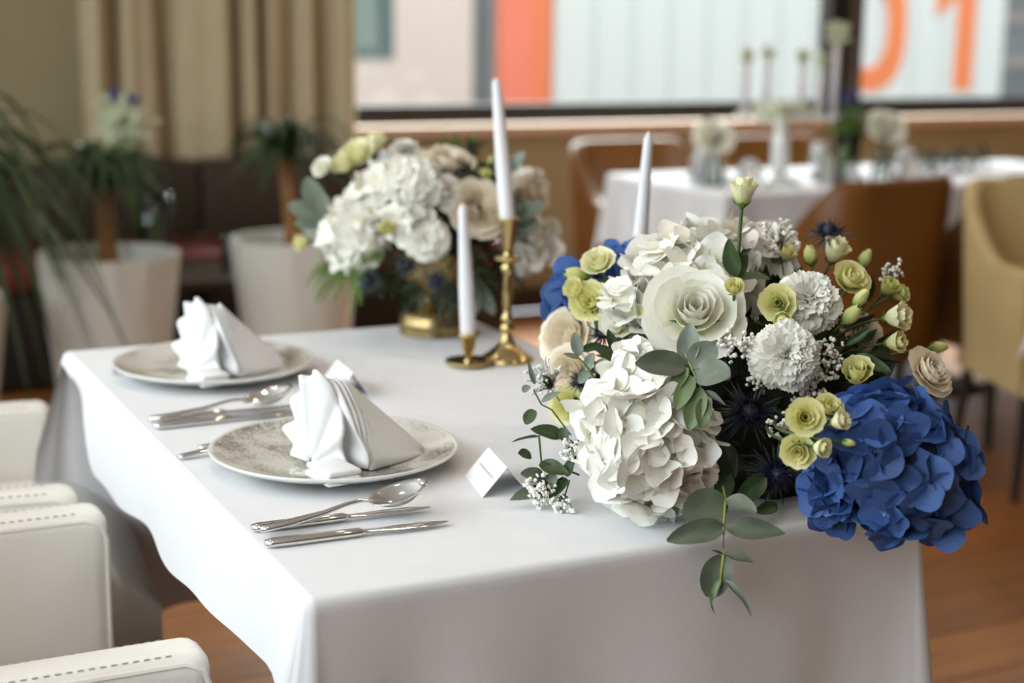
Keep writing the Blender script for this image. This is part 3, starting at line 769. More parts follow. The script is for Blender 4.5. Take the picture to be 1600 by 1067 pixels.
def place_card(loc, rz, label, w_=.062, h=.044):
    t = thing('place_card', loc, label, 'card', 'folded place cards', rz)
    sp = .028
    A = Vector((0, -w_ / 2, h)); B_ = Vector((0, w_ / 2, h))
    def flap(sx, name):
        b = MB(); th = .0006
        P = [(0, -w_ / 2, h), (0, w_ / 2, h), (sx * sp, w_ / 2, 0), (sx * sp, -w_ / 2, 0)]
        nrm = Vector((sx * h, 0, sp)).normalized() * th
        b.add([Vector(p) for p in P] + [Vector(p) - nrm for p in P], [(0, 1, 2, 3), (7, 6, 5, 4), (0, 4, 5, 1), (1, 5, 6, 2), (2, 6, 7, 3), (3, 7, 4, 0)])
        return local(b.build(name, card_m, t, smooth=False))
    f1 = flap(-1, 'front_flap'); flap(1, 'back_flap')
    # a faint unreadable line of small script across the front
    rnd = random.Random(hash(label) % 97); nrm = Vector((-h, 0, sp)).normalized()
    def on(u, v): return Vector((-sp * v, (u - .5) * w_, h * (1 - v))) + nrm * .0004
    pts = []
    for k in range(61):
        u = .86 - .72 * k / 60
        pts.append(on(u, .46 + .035 * sin(k * 1.9) + .02 * sin(k * 0.83 + 1)))
    local(MB().tube(pts, .00032, 4).build('script_line', ink_m, f1))
    return t
place_card(Vector((.742, 1.552, TZ + .0005)), radians(-11), 'white tent place card right of the near plate', .086, .033)
place_card(Vector((.741, 2.055, TZ + .0005)), radians(-6), 'white tent place card right of the farther plate', .092, .036)

# ================================================================== candlesticks and candles
def candlestick(loc, H, label, kind, tilt=(0, 0)):
    t = thing('candlestick', loc, label, 'candlestick', 'brass candlesticks')
    if kind == 'tall':
        P = [(.0005, 0), (.041, 0), (.042, .003), (.039, .007), (.026, .016), (.015, .026), (.009, .036), (.0075, .044)]
        MB().lathe(P, 32).build('foot', brass, t)
        S = [(.0075, .044), (.0115, .05), (.0115, .056), (.007, .062), (.010, .068), (.010, .073), (.0065, .08), (.0082, .10), (.0088, .13), (.0068, .150), (.0065, .155), (.0115, .160), (.0115, .167), (.0075, .172), (.011, .178), (.011, .184), (.007, .190), (.0085, .2)]
        k = (H - .04) / .2
        MB().lathe([(r, .044 + (z - .044) * k * .93) for r, z in S], 24).build('stem', brass, t)
        zt = .044 + .156 * k * .93
        MB().lathe([(.008, zt - .018), (.022, zt - .016), (.0225, zt - .013), (.008, zt - .010)], 24).build('drip_ring', brass, t)
        MB().lathe([(.008, zt), (.0095, zt + .006), (.0125, H - .006), (.0185, H - .001), (.0185, H + .002), (.012, H + .002), (.0112, H - .012), (.0005, H - .013)], 24).build('candle_cup', brass, t)
    else:
        MB().lathe([(.0005, .0005), (.026, 0), (.034, .004), (.0365, .0075), (.0355, .009), (.032, .006), (.022, .004), (.008, .006)], 36).build('dish', brass, t)
        MB().lathe([(.008, .005), (.0055, .012), (.0065, .02), (.010, .028), (.0125, H - .006), (.0175, H - .002), (.0175, H + .001), (.0118, H + .001), (.0112, H - .012), (.0005, H - .013)], 24).build('candle_cup', brass, t)
        rg = MB().tube([(.034 + .011 + .011 * cos(a), .011 * sin(a), .008) for a in [2 * pi * i / 16 for i in range(17)]], .0018, 6)
        rg.build('ring_handle', brass, t)
    for o in kids(t): local(o)
    t.rotation_euler = (tilt[0], tilt[1], 0); return t
def candle(base, top, r0, r1, label):
    base, top = Vector(base), Vector(top); d = top - base; L = d.length
    o = MB().lathe([(.0005, 0), (r0 * .86, 0), (r0, .008), (r0 * .97, L * .4), (r1 * 1.1, L * .9), (r1, L * .965), (r1 * .55, L * .99), (.0006, L)], 24).build('taper_candle', wax, None, TRS(base, frame_z(d)))
    tag(o, label, 'candle', 'white taper candles')
    MB().tube([(0, 0, L - .002), (.0004, 0, L + .006)], .0008, 5).build('wick', wick_m, o, TRS(base, frame_z(d)))
c1 = Vector((1.042, 2.150, TZ + .0005))
s1 = candlestick(c1, .222, 'tall brass candlestick beside the gold bowl', 'tall')
candle(c1 + Vector((0, 0, .2095)), at(775, 122, 2.44), .0122, .0072, 'tall white taper candle in the tall brass candlestick')
c2 = Vector((.972, 2.140, TZ + .0005))
candlestick(c2, .050, 'low brass candlestick with a round dish foot', 'low')
candle(c2 + Vector((0, 0, .0375)), at(723, 318, 2.37), .0120, .0068, 'white taper candle in the low brass candlestick')
c3 = Vector((1.088, 1.845, TZ + .0005))
candlestick(c3, .105, 'brass candlestick hidden behind the big bouquet', 'tall')
ct = at(1014, 206, 2.12)
candle(c3 + Vector((0, 0, .0925)), ct, .0115, .0062, 'white taper candle behind the big bouquet')

# ================================================================== FLOWERS: shapes
rnd = random.Random(11)
def shell_petal(b, phi, rc, h, span, ruf=0.0, seed=0, nu=8, nv=6, edge=.05, dip=.22, twist=0.0, rufk=5):
    """petal wrapped round +Z: rc(v) radius, h height"""
    def fn(u, v):
        a = u * 2 - 1
        vv = v * (1 - dip * abs(a) ** 2.6)
        r = rc(vv) + edge * abs(a) ** 2 * v * .5
        r += ruf * v ** 2 * sin(rufk * a * pi + seed) * .5
        w_ = .35 + .65 * sin(min(1, v * 1.25) * pi / 2)
        ang = phi + a * span * w_ + twist * v
        z = h(vv) + ruf * v ** 2 * cos(rufk * .8 * a * pi + seed * 2) * .5
        return Vector((r * cos(ang), r * sin(ang), z))
    b.grid(fn, nu, nv, tf=lambda u, v: v); return b
def rose_petals(kind, seed=0):
    """list of petal meshes, unit radius, facing +Z"""
    rn = random.Random(seed); out = []
    if kind == 'rose':
        layers = [(2, .11, .66, 2.0, .0), (3, .21, .68, 1.3, .02), (3, .33, .66, 1.2, .05), (3, .47, .60, 1.15, .12), (4, .62, .46, .95, .30), (4, .76, .24, .88, .50)]
        ruf = .03
    elif kind == 'open':
        layers = [(2, .12, .70, 1.9, .02), (3, .26, .74, 1.2, .06), (4, .44, .68, 1.0, .16), (5, .62, .46, .85, .36)]
        ruf = .07
    elif kind == 'half':
        layers = [(2, .18, 1.22, 1.8, .02), (3, .34, 1.25, 1.3, .06), (4, .54, 1.12, 1.1, .26)]
        ruf = .10
    elif kind == 'bud':
        layers = [(2, .26, 1.55, 1.5, -.2), (3, .42, 1.45, 1.25, -.24)]
        ruf = .03
    elif kind == 'garden':
        layers = [(3, .14, .46, 1.4, .02), (4, .26, .5, 1.1, .05), (5, .40, .48, .95, .08), (6, .54, .42, .8, .14), (6, .68, .28, .7, .28), (6, .80, .10, .66, .4)]
        ruf = .05
    ph = rn.uniform(0, 6)
    for li, (n, r, h, span, fl_) in enumerate(layers):
        for k in range(n):
            phi = ph + 2 * pi * k / n + rn.uniform(-.15, .15); hh = h * rn.uniform(.94, 1.06); rr = r * rn.uniform(.95, 1.05)
            z0 = -.25
            if kind == 'bud':
                rc = lambda v, rr=rr, fl_=fl_: .10 + rr * sin(pi * (.08 + .80 * v)) * (1 - .25 * v)
                hf = lambda v, hh=hh: -.3 + hh * v
            else:
                rc = lambda v, rr=rr, fl_=fl_: .06 + (rr - .02) * sin(min(1, v * 1.5) * pi / 2) ** .8 + fl_ * max(0, v - .45) ** 1.6 * 2.2
                hf = lambda v, hh=hh, fl_=fl_: z0 + (hh - z0) * (v - (.35 if fl_ > .2 else .12) * fl_ * 2 * max(0, v - .55) ** 2 * 2.5)
            b = MB(); shell_petal(b, phi, rc, hf, span, ruf * (1 if li > 0 else .4), rn.uniform(0, 6), 8, 7, edge=.05 + fl_ * .12, dip=.2, twist=.45 if kind == 'bud' else .12)
            out.append(b)
        ph += pi / n + .3
    return out
PETALS = {}
def petal_meshes(kind, m, seed):
    key = (kind, m.name, seed)
    if key not in PETALS:
        L = []
        for b in rose_petals(kind, seed):
            me = mesh('petal', b.V, b.F, True, b.T); me.materials.append(m); L.append(me)
        PETALS[key] = L
    return PETALS[key]
b = MB(); b.lathe([(.001, -.42), (.10, -.40), (.20, -.30), (.24, -.16), (.18, -.02), (.001, .02)], 10)
for k in range(5):
    a = 2 * pi * k / 5
    b.add([(.18 * cos(a - .35), .18 * sin(a - .35), -.28), (.18 * cos(a + .35), .18 * sin(a + .35), -.28), (.62 * cos(a), .62 * sin(a), .12), (.40 * cos(a), .40 * sin(a), -.16)], [(0, 1, 3), (0, 3, 2), (1, 2, 3)])
CALYX = mesh('calyx', b.V, b.F, True, b.T); CALYX.materials.append(calyx_m)

def carnation_mesh(seed, joined=True):
    """ball of frilled petals: each leaves the centre, follows the ball and curls outward at its rim"""
    rn = random.Random(seed); b = MB()
    layers = [(6, 0, .70, 1.3), (6, 10, .74, 1.0), (9, 24, .78, .85), (10, 38, .82, .72), (11, 52, .86, .66), (12, 66, .90, .62), (12, 82, .93, .6), (12, 98, .93, .6), (10, 115, .86, .6)]
    for (n, th, Rr, span) in layers:
        ph = rn.uniform(0, 6)
        for k in range(n):
            t_ = radians(th + rn.uniform(-12, 12)); RR = Rr * rn.uniform(.93, 1.06); be = rn.uniform(.16, .36); s1, s2, s3 = [rn.uniform(0, 6) for _ in range(3)]
            phi = ph + 2 * pi * k / n + rn.uniform(-.3, .3); tilt = rn.uniform(-.12, .12); sp = span * rn.uniform(.8, 1.2)
            def fn(u, v):
                a = u * 2 - 1
                fr = v ** 3 * (.05 * sin(4.5 * a + s1) + .05 * sin(9 * a + s2) + .03 * sin(17 * a + s3))
                vv = v * (1 - .16 * abs(a) ** 2.5) * (1 + .03 * sin(23 * a + s1) * v ** 6)
                tt = t_ + fr * 1.2
                r = RR * sin(tt) * vv ** .9 + be * vv ** 4 * cos(tt) * .8
                z = -.15 + (RR * cos(tt) + .15) * vv ** .9 - be * vv ** 4 * sin(tt) * .9 + fr * .5 + tilt * a * v * .3
                wid = (.25 + .75 * v ** .7) * sp * (.52 + .3 / max(.30, sin(t_)) * .6)
                ang = phi + a * wid
                return Vector((r * cos(ang), r * sin(ang), z))
            b.grid(fn, 16, 5, tf=lambda u, v: v)
    me = mesh('carnation', b.V, b.F, True, b.T); me.materials.append(carn_m); return me
CARN = [carnation_mesh(s) for s in (1, 2)]

def floret_mesh(seed, serr, m, cup=.22, npet=4, nu=6, nv=5):
    rn = random.Random(seed); b = MB()
    a0 = rn.uniform(0, 1.5)
    for k in range(npet):
        a = a0 + 2 * pi * k / npet + rn.uniform(-.12, .12); c = cup * rn.uniform(.2, 1.6); wd = rn.uniform(.5, .6); Lp = rn.uniform(.92, 1.08); tw = rn.uniform(-.3, .3); s1 = rn.uniform(0, 6); lift = rn.uniform(-.08, .12)
        def fn(u, v):
            q = u * 2 - 1
            w_ = wd * (sin(pi * min(1, .08 + .60 * v ** .8)) ** .75) * (1 if v < .9 else .80)
            y = q * w_; x = .04 + Lp * v * (1 - .20 * abs(q) ** 2.2)
            if v > .95: x += serr * sin(q * 16 + s1) * .5
            z = c * (x * x + .6 * y * y) + .12 * q * q * v * sin(s1) + .05 * sin(3 * q + s1) * v + lift * v + tw * y * .6 + .02
            return Vector((x * cos(a) - y * sin(a), x * sin(a) + y * cos(a), z))
        b.grid(fn, nu, nv, tf=lambda u, v: .05 + .95 * v)
    b.add(*ico_t(.07), t=None); 
    b.T[-12:] = [0.0] * 12
    me = mesh('floret', b.V, b.F, True, b.T); me.materials.append(m); return me
def ico_t(r):
    bm = bmesh.new(); bmesh.ops.create_icosphere(bm, subdivisions=1, radius=r)
    V = [v.co + Vector((0, 0, r * .8)) for v in bm.verts]; Fc = [tuple(v.index for v in f.verts) for f in bm.faces]; bm.free(); return V, Fc
FL_W = [floret_mesh(s, .08, white_hyd, .25) for s in range(6)]
FL_B = [floret_mesh(s + 20, .0, blue_hyd, .16) for s in range(8)]
FL_C = [floret_mesh(s + 40, .03, white_hyd, .25, nu=4, nv=3) for s in range(3)]

def fib(n):
    g = pi * (3 - sqrt(5))
    for i in range(n):
        z = 1 - 2 * (i + .5) / n; r = sqrt(1 - z * z); yield Vector((r * cos(g * i), r * sin(g * i), z))

def hydrangea(parent, c, radii, axis, n, size, florets, core_m, label, seed, back=-.55):
    """ball of florets on a core; the underside (against axis) carries the stalk"""
    rn = random.Random(seed)
    R3 = frame_z(axis, rn.uniform(0, 6)); M0 = TRS(c, R3)
    h = MB().ball((0, 0, 0), [r * .78 for r in radii], 3, .06).build('hydrangea_head', core_m, parent, M0)
    if label: h['label'] = label
    for p in fib(n):
        if p.z < back: continue
        nrm = Vector((p.x / radii[0], p.y / radii[1], p.z / radii[2])).normalized()
        pos = Vector((p.x * radii[0], p.y * radii[1], p.z * radii[2])) * rn.uniform(.84, 1.0)
        nrm = (nrm + Vector((rn.gauss(0, .34), rn.gauss(0, .34), rn.gauss(0, .34)))).normalized()
        Rf = R3 @ frame_z(nrm, rn.uniform(0, 6.28))
        link('floret', rn.choice(florets), None, h, TRS(M0 @ pos - (R3 @ nrm) * size * .25, Rf, size * rn.uniform(.85, 1.2)))
    return h

def bloom(parent, c, r, face, kind, m, seed, name, stem_to=None, label=None, roll=None, stem_r=.0016):
    """rose or lisianthus: calyx carries separate petals (and a stem)"""
    R3 = frame_z(face, seed * 1.7 if roll is None else roll); M0 = TRS(c, R3, r)
    f = link(name, CALYX, None, parent, M0)
    if label: f['label'] = label
    for me in petal_meshes(kind, m, seed % 3): link('petal', me, None, f, M0)
    if stem_to is not None:
        p0 = M0 @ Vector((0, 0, -.38)); p2 = Vector(stem_to); p1 = p0 - Vector(face).normalized() * (p2 - p0).length * .45
        pts = bez(p0, p1, p2, 7); MB().tube(pts, stem_r, 6).build('stem', stem_m, f, Matrix.Identity(4))
    return f
def carnation(parent, c, r, face, k, label=None):
    M0 = TRS(c, frame_z(face, k * 2.1), r)
    o = link('carnation', CARN[k % 2], None, parent, M0)
    if label: o['label'] = label
    return o
def thistle(parent, c, r, face, seed, n=150, label=None):
    rn = random.Random(seed); M0 = TRS(c, frame_z(face), r)
    b = MB().ball((0, 0, .12), (.26, .26, .34), 2, .05)
    t = b.build('thistle_head', this_m, parent, M0)
    s = MB()
    for i in range(n):
        p = Vector((rn.gauss(0, 1), rn.gauss(0, 1), abs(rn.gauss(0, .8)) - .25)).normalized(); L = rn.uniform(.42, .62)
        s.tube([p * .2 + Vector((0, 0, .1)), p * L + Vector((0, 0, .12))], [.018, .004], 3)
    q = s.build('florets', this_m, t, M0); q['kind'] = 'stuff'
    d = MB()
    for i in range(46):
        a = rn.uniform(0, 2 * pi); e = rn.uniform(-.45, .35); L = rn.uniform(.75, 1.1); p = Vector((cos(a) * cos(e), sin(a) * cos(e), sin(e)))
        sd = Vector((-sin(a), cos(a), 0)) * .035
        d.add([p * .15 - sd * .6, p * .15 + sd * .6, p * L * .6 + sd, p * L * .6 - sd, p * L, p * L * .6 + Vector((0, 0, .03))], [(0, 1, 2, 5), (0, 5, 3), (5, 2, 4), (3, 5, 4)])
    q = d.build('bracts', this_l, t, M0, smooth=False); q['kind'] = 'stuff'
    return t

def leaf_mesh(kind, seed=0):
    """unit leaf along +Y, blade in XY, normal +Z"""
    nu, nv = 6, 9
    rn = random.Random(seed); cv = rn.uniform(.05, .16); cu = rn.uniform(.08, .2)
    def fn(u, v):
        q = u * 2 - 1
        if kind == 'round': w_ = .5 * sqrt(max(0, 1 - (2 * max(.02, min(.985, v)) - 1) ** 2)) * (1.02 - .1 * v)
        elif kind == 'point': w_ = .5 * sin(pi * min(1, v) ** .85) ** .8 * (1 - .1 * v)
        else: w_ = .5 * (sin(pi * max(.015, min(.99, v)) ** .8) ** .62)
        y = v; x = q * w_
        z = -cv * (v - .2) ** 2 + cu * abs(q) ** 1.5 * w_ + .02 * sin(v * 9 + seed) * q
        return Vector((x, y, z))
    b = MB().grid(fn, nu, nv)
    return mesh('leaf', b.V, b.F, True, b.T)
LEAF = {}
def leaf(parent, base, tip, width, m, kind='oval', nrm=None, name='leaf', seed=0):
    key = (kind, m.name, seed % 3)
    if key not in LEAF:
        me = leaf_mesh(kind, seed % 3); me.materials.append(m); LEAF[key] = me
    base, tip = Vector(base), Vector(tip); y = tip - base; L = y.length; y.normalize()
    n = Vector(nrm) if nrm is not None else -IF
    n = (n - y * n.dot(y)).normalized(); x = y.cross(n)
    M = Matrix((x * width, y * L, n * L)).transposed().to_4x4(); M.translation = base
    return link(name, LEAF[key], None, parent, M)
def sprig(parent, pts, r, m, label=None, name='eucalyptus_sprig'):
    o = MB().tube(pts, r, 6).build(name, m, parent, Matrix.Identity(4))
    if label: o['label'] = label
    return o
def gyp(parent, c, R, n, root, seed, br=.0034, label=None, squash=(1, 1, .7)):
    """baby's breath: thin branching stems, small crumpled blossoms"""
    rn = random.Random(seed); c = Vector(c); root = Vector(root)
    st = MB(); bl_ = MB()
    mid = c + (root - c) * .35
    st.tube([root, mid], .0009, 4)
    for i in range(int(n * 1.7)):
        d = Vector((rn.gauss(0, 1), rn.gauss(0, 1), rn.gauss(0, 1))).normalized() * R * rn.uniform(.25, 1.0)
        p = c + IX * d.x * squash[0] + IU * d.y * squash[1] - IF * d.z * squash[2]
        st.tube([mid, mid + (p - mid) * .55 + Vector((0, 0, .003)), p], .00045, 3)
        rr = br * rn.uniform(.45, 1.2)
        if rr > br * .72:
            for q in range(3):
                bl_.ball(p + Vector((rn.gauss(0, 1), rn.gauss(0, 1), rn.gauss(0, 1))) * rr * .35, rr * .66, 1, .2)
        else: bl_.ball(p, rr, 1, .15)
    s = st.build('babys_breath', stem_d, parent, Matrix.Identity(4))
    q = bl_.build('blossoms', gyp_m, s, Matrix.Identity(4), smooth=True); q['kind'] = 'stuff'
    return s

# ================================================================== THE NEAR BOUQUET
OC = Vector((1.068, 1.525, .816)); RA, RC = .215, .20
def dome(px, py):
    """distance along the view to the bouquet's rounded surface"""
    d = ray(px, py); o = CAM - OC
    s = Vector((1 / RA, 1 / RA, 1 / RC)); d2 = Vector((d.x * s.x, d.y * s.y, d.z * s.z)); o2 = Vector((o.x * s.x, o.y * s.y, o.z * s.z))
    a, b_, c = d2.dot(d2), d2.dot(o2), o2.dot(o2) - 1; disc = b_ * b_ - a * c
    return (-b_ - sqrt(disc)) / a if disc > 0 else -b_ / a
def bq(px, py, push=0.0): return at(px, py, dome(px, py) + push)
PX = 1 / F_PX
bouquet = thing('flower_arrangement', (1.0, 1.46, TZ + .001), 'large bouquet of white and blue hydrangeas on the near table corner', 'flower arrangement', 'flower arrangements')
cb = MB().lathe([(.0005, 0), (.07, 0), (.085, .01), (.11, .05), (.112, .055), (.105, .055), (.08, .015), (.0005, .008)], 32).build('low_bowl', mat('dark_ceramic', srgb(40, 34, 28), 0.4, var=0.1), None, Matrix.Translation((1.02, 1.47, TZ + .001)))
tag(cb, 'low dark bowl hidden under the near bouquet', 'bowl')
CC = Vector((1.055, 1.52, .80))
MB().ball(CC + Vector((0, 0, .01)), (.155, .155, .145), 3, .08).build('moss_core', moss_m, bouquet, Matrix.Identity(4))
fo = MB(); rn = random.Random(4)
for i in range(620):
    p = Vector((rn.gauss(0, 1), rn.gauss(0, 1), rn.gauss(0, 1))).normalized()
    if p.z < -.3: p.z *= -.6
    base = CC + Vector((p.x * .165, p.y * .165, p.z * .15 + .01)); L = rn.uniform(.02, .05)
    y = (p + Vector((rn.gauss(0, .7), rn.gauss(0, .7), rn.gauss(0, .5)))).normalized(); x = y.cross(Vector((rn.gauss(0, 1), rn.gauss(0, 1), rn.gauss(0, 1)))).normalized() * L * .2; z_ = x.cross(y).normalized() * L * .08
    if (base + y * L).z < TZ + .008: continue
    fo.add([base, base + y * L * .5 - x + z_, base + y * L * .5 + x + z_, base + y * L, base + y * L * .5], [(0, 1, 4), (0, 4, 2), (1, 3, 4), (4, 3, 2)])
q = fo.build('dark_foliage', foliage_m, bouquet, Matrix.Identity(4), smooth=False); q['kind'] = 'stuff'
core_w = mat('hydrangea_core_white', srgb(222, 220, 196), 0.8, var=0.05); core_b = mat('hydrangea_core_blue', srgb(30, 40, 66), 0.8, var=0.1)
# hydrangeas
d1 = dome(1085, 435) + .05
hydrangea(bouquet, at(1082, 448, d1), (.080, .074, .068), img(-.1, .7, .6), 120, .026, FL_W, core_w, 'upper white hydrangea head', 1)
hydrangea(bouquet, at(1010, 688, 1.655), (.068, .075, .066), img(-.25, -.1, .95), 110, .027, FL_W, core_w, 'lower white hydrangea head touching the tablecloth', 2)
hydrangea(bouquet, at(1005, 595, 1.70), (.040, .036, .032), img(-.1, .5, .8), 36, .024, FL_W, core_w, 'small white hydrangea between the two large heads', 3)
hydrangea(bouquet, at(1168, 412, 1.92), (.046, .05, .044), img(.3, .7, .5), 46, .026, FL_W, core_w, 'white hydrangea behind the tall lisianthus stem', 4)
hydrangea(bouquet, at(1404, 722, 1.575), (.069, .088, .066), img(.2, -.1, .95), 84, .0285, FL_B, core_b, 'large blue hydrangea head overhanging the table corner', 5)
hydrangea(bouquet, at(1300, 775, 1.60), (.026, .028, .026), img(-.3, -.2, .9), 22, .0265, FL_B, core_b, 'low lobe of blue hydrangea at the table edge', 15)
hydrangea(bouquet, at(985, 472, 1.80), (.028, .026, .026), img(-.4, .4, .8), 24, .024, FL_W, core_w, 'small white hydrangea left of the white rose', 16)
hydrangea(bouquet, at(985, 412, 1.97), (.026, .026, .026), img(-.3, .6, .5), 22, .024, FL_B, core_b, 'small blue hydrangea at the top left', 6)
hydrangea(bouquet, at(905, 468, 1.96), (.034, .034, .034), img(-.7, .3, .5), 30, .026, FL_B, core_b, 'small blue hydrangea at the left edge', 7)
# white rose and cream roses
bloom(bouquet, bq(1085, 492, -.012), .050, img(-.05, .42, .9), 'rose', rose_w, 1, 'rose', label='open white rose')
bloom(bouquet, at(888, 525, 1.93), .038, img(-.65, .25, .75), 'garden', rose_c, 2, 'rose', label='cream garden rose')
bloom(bouquet, at(893, 580, 1.90), .030, img(-.6, -.1, .8), 'garden', rose_c, 1, 'rose', label='cream garden rose')
bloom(bouquet, at(1452, 582, 1.72), .028, img(.5, .45, .6), 'garden', rose_c, 3, 'rose', label='cream rose behind the blue hydrangea')
bloom(bouquet, at(1345, 525, 1.86), .026, img(.3, .2, .9), 'garden', rose_c, 4, 'rose', label='peach rose in the shade')
bloom(bouquet, at(1205, 385, 1.98), .034, img(.3, .6, .7), 'open', rose_w, 5, 'rose', label='white bloom at the back')
# carnations
carnation(bouquet, bq(1262, 472, .0), .040, img(.1, .35, .93), 0, 'white carnation')
carnation(bouquet, bq(1225, 556, -.025), .0405, img(.0, .15, 1), 1, 'white carnation')
HT = CC + Vector((0, 0, .03))
L_ = [  # px, py, depth offset from the dome, radius px, kind, material, facing
    (937, 414, -.01, 27, 'open', lis_m, (-.3, .6, .7)), (910, 431, -.005, 19, 'bud', bud_m, (-.9, .2, .3)),
    (925, 474, -.03, 32, 'open', lis_y, (-.3, .3, .9)), (906, 457, -.02, 20, 'half', lis_y, (-.6, .4, .7)),
    (966, 506, .005, 30, 'open', lis_m, (-.15, .5, .85)), (1004, 500, .01, 20, 'half', bud_m, (.25, .8, .4)),
    (890, 633, -.02, 30, 'open', lis_y, (-.55, .05, .85)),
    (1147, 456, -.045, 18, 'half', lis_y, (-.1, .5, .85)),
    (1216, 473, -.012, 28, 'open', lis_y, (-.3, .0, .95)), (1222, 492, -.03, 17, 'half', lis_y, (-.1, -.5, .8)),
    (1300, 404, .03, 25, 'half', lis_m, (.25, .75, .5)), (1268, 408, .05, 17, 'bud', bud_m, (-.2, .9, .3)),
    (1326, 440, .02, 31, 'open', lis_y, (.35, .5, .8)), (1347, 413, .03, 16, 'bud', bud_m, (.4, .9, .2)),
    (1382, 456, -.01, 19, 'half', bud_m, (.4, .6, .6)), (1397, 463, -.0, 17, 'half', bud_m, (.6, .3, .6)),
    (1338, 474, -.03, 17, 'bud', bud_m, (.5, .7, .4)), (1388, 497, -.04, 26, 'half', lis_m, (.7, .1, .65)),
    (1388, 536, -.01, 20, 'half', lis_y, (.7, .1, .6)), (1322, 500, .0, 20, 'bud', bud_m, (.5, .6, .5)),
    (1458, 543, -.02, 15, 'bud', bud_m, (.97, .12, .1)), (1338, 592, -.02, 28, 'half', lis_y, (-.1, .55, .8)),
    (1224, 402, .08, 17, 'half', lis_y, (.2, .6, .7)),
    (1257, 652, 1.525, 29, 'open', lis_y, (-.05, .1, 1)), (1292, 640, 1.545, 24, 'open', lis_y, (.3, .5, .8)),
    (1303, 661, 1.515, 19, 'half', lis_m, (.6, .3, .7)), (1248, 702, 1.53, 27, 'open', lis_y, (-.3, -.25, .9)),
    (1275, 698, 1.515, 18, 'half', lis_m, (.55, -.05, .8)), (1320, 691, 1.51, 10, 'bud', bud_m, (.95, -.1, .2)),
]
for i, (px, py, push, r, kind, m, fc) in enumerate(L_):
    p = bq(px, py, push) if push < 1 else at(px, py, push); d = (p - CAM).dot(IF)
    bloom(bouquet, p, r * d * PX * (1.12 if kind != 'bud' else 1.3), img(*fc), kind, m, i, 'lisianthus_bud' if kind == 'bud' else 'lisianthus', HT + (p - HT) * .45)
# the tall stem with its leaves
dt = dome(1150, 440) + .0
tb = at(1160, 314, dt); ts = at(1150, 440, dt)
tl = bloom(bouquet, tb, 30 * dt * PX, img(.05, .95, .3), 'half', lis_m, 31, 'lisianthus', at(1152, 440, dt), 'tall upright cream lisianthus', stem_r=.0021)
leaf(tl, at(1150, 432, dt), at(1138, 374, dt - .01), 30 * dt * PX, leaf_d, 'oval', img(-.5, .2, .8), seed=1)
leaf(tl, at(1152, 432, dt), at(1166, 388, dt + .01), 22 * dt * PX, leaf_d, 'oval', img(.5, .2, .8), seed=0)
leaf(tl, at(1152, 436, dt), at(1202, 432, dt - .01), 24 * dt * PX, leaf_d, 'oval', img(.1, .8, .5), seed=2)
leaf(tl, at(1158, 398, dt), at(1175, 388, dt), 8 * dt * PX, leaf_d, 'point', seed=1)
# thistles
thistle(bouquet, bq(1172, 645, -.01), 58 * 1.68 * PX, img(-.1, .1, 1), 1, 220, 'large dark sea holly')
thistle(bouquet, bq(1212, 738, -.01), 55 * 1.68 * PX, img(.15, -.25, .9), 2, 200)
thistle(bouquet, bq(944, 522, .0), 34 * 1.8 * PX, img(-.3, .4, .8), 3, 150)
thistle(bouquet, bq(1294, 368, .03), 46 * 1.95 * PX, img(.1, .9, .3), 4, 150)
thistle(bouquet, bq(906, 596, .01), 26 * 1.85 * PX, img(-.4, -.1, .9), 5, 120)
# eucalyptus in the middle
e1d = 1.605
st = [at(1068, 536, e1d + .03), at(1072, 556, e1d + .01), at(1085, 585, e1d), at(1097, 610, e1d - .005), at(1102, 628, e1d - .005)]
E1 = sprig(bouquet, st, .0009, stem_y, 'eucalyptus sprig in the middle of the bouquet')
def L(sp, a, b_, wpx, m, kind='oval', nrm=(0, .3, 1), d0=1.6, d1=1.6, seed=0):
    leaf(sp, at(a[0], a[1], d0), at(b_[0], b_[1], d1), wpx * d0 * PX, m, kind, img(*nrm), seed=seed)
L(E1, (1070, 572), (993, 567), 48, euc_d, 'oval', (-.1, .5, .9), e1d, e1d - .01, 1)
L(E1, (1074, 570), (1078, 503), 36, euc_g, 'oval', (-.2, .3, .9), e1d + .01, e1d + .02, 0)
L(E1, (1078, 572), (1118, 538), 46, euc_g, 'round', (.2, .5, .9), e1d + .005, e1d + .01, 1)
L(E1, (1084, 588), (1140, 578), 54, euc_g, 'round', (.1, .6, .8), e1d, e1d - .012, 2)
L(E1, (1120, 580), (1142, 590), 30, euc_g, 'oval', (.5, .5, .7), e1d + .004, e1d, 2)
L(E1, (1074, 574), (1044, 618), 24, euc_y, 'oval', (-.5, .1, .9), e1d, e1d - .002, 0)
L(E1, (1082, 588), (1056, 640), 30, euc_y, 'oval', (-.4, .1, .9), e1d - .003, e1d - .012, 1)
L(E1, (1094, 606), (1076, 672), 36, euc_y, 'oval', (-.2, .1, 1), e1d - .006, e1d - .016, 2)
L(E1, (1101, 622), (1096, 668), 27, euc_y, 'oval', (.1, .1, 1), e1d - .010, e1d - .02, 0)
L(E1, (1096, 610), (1134, 632), 14, euc_g, 'point', (.2, .6, .7), e1d - .004, e1d - .012, 1)
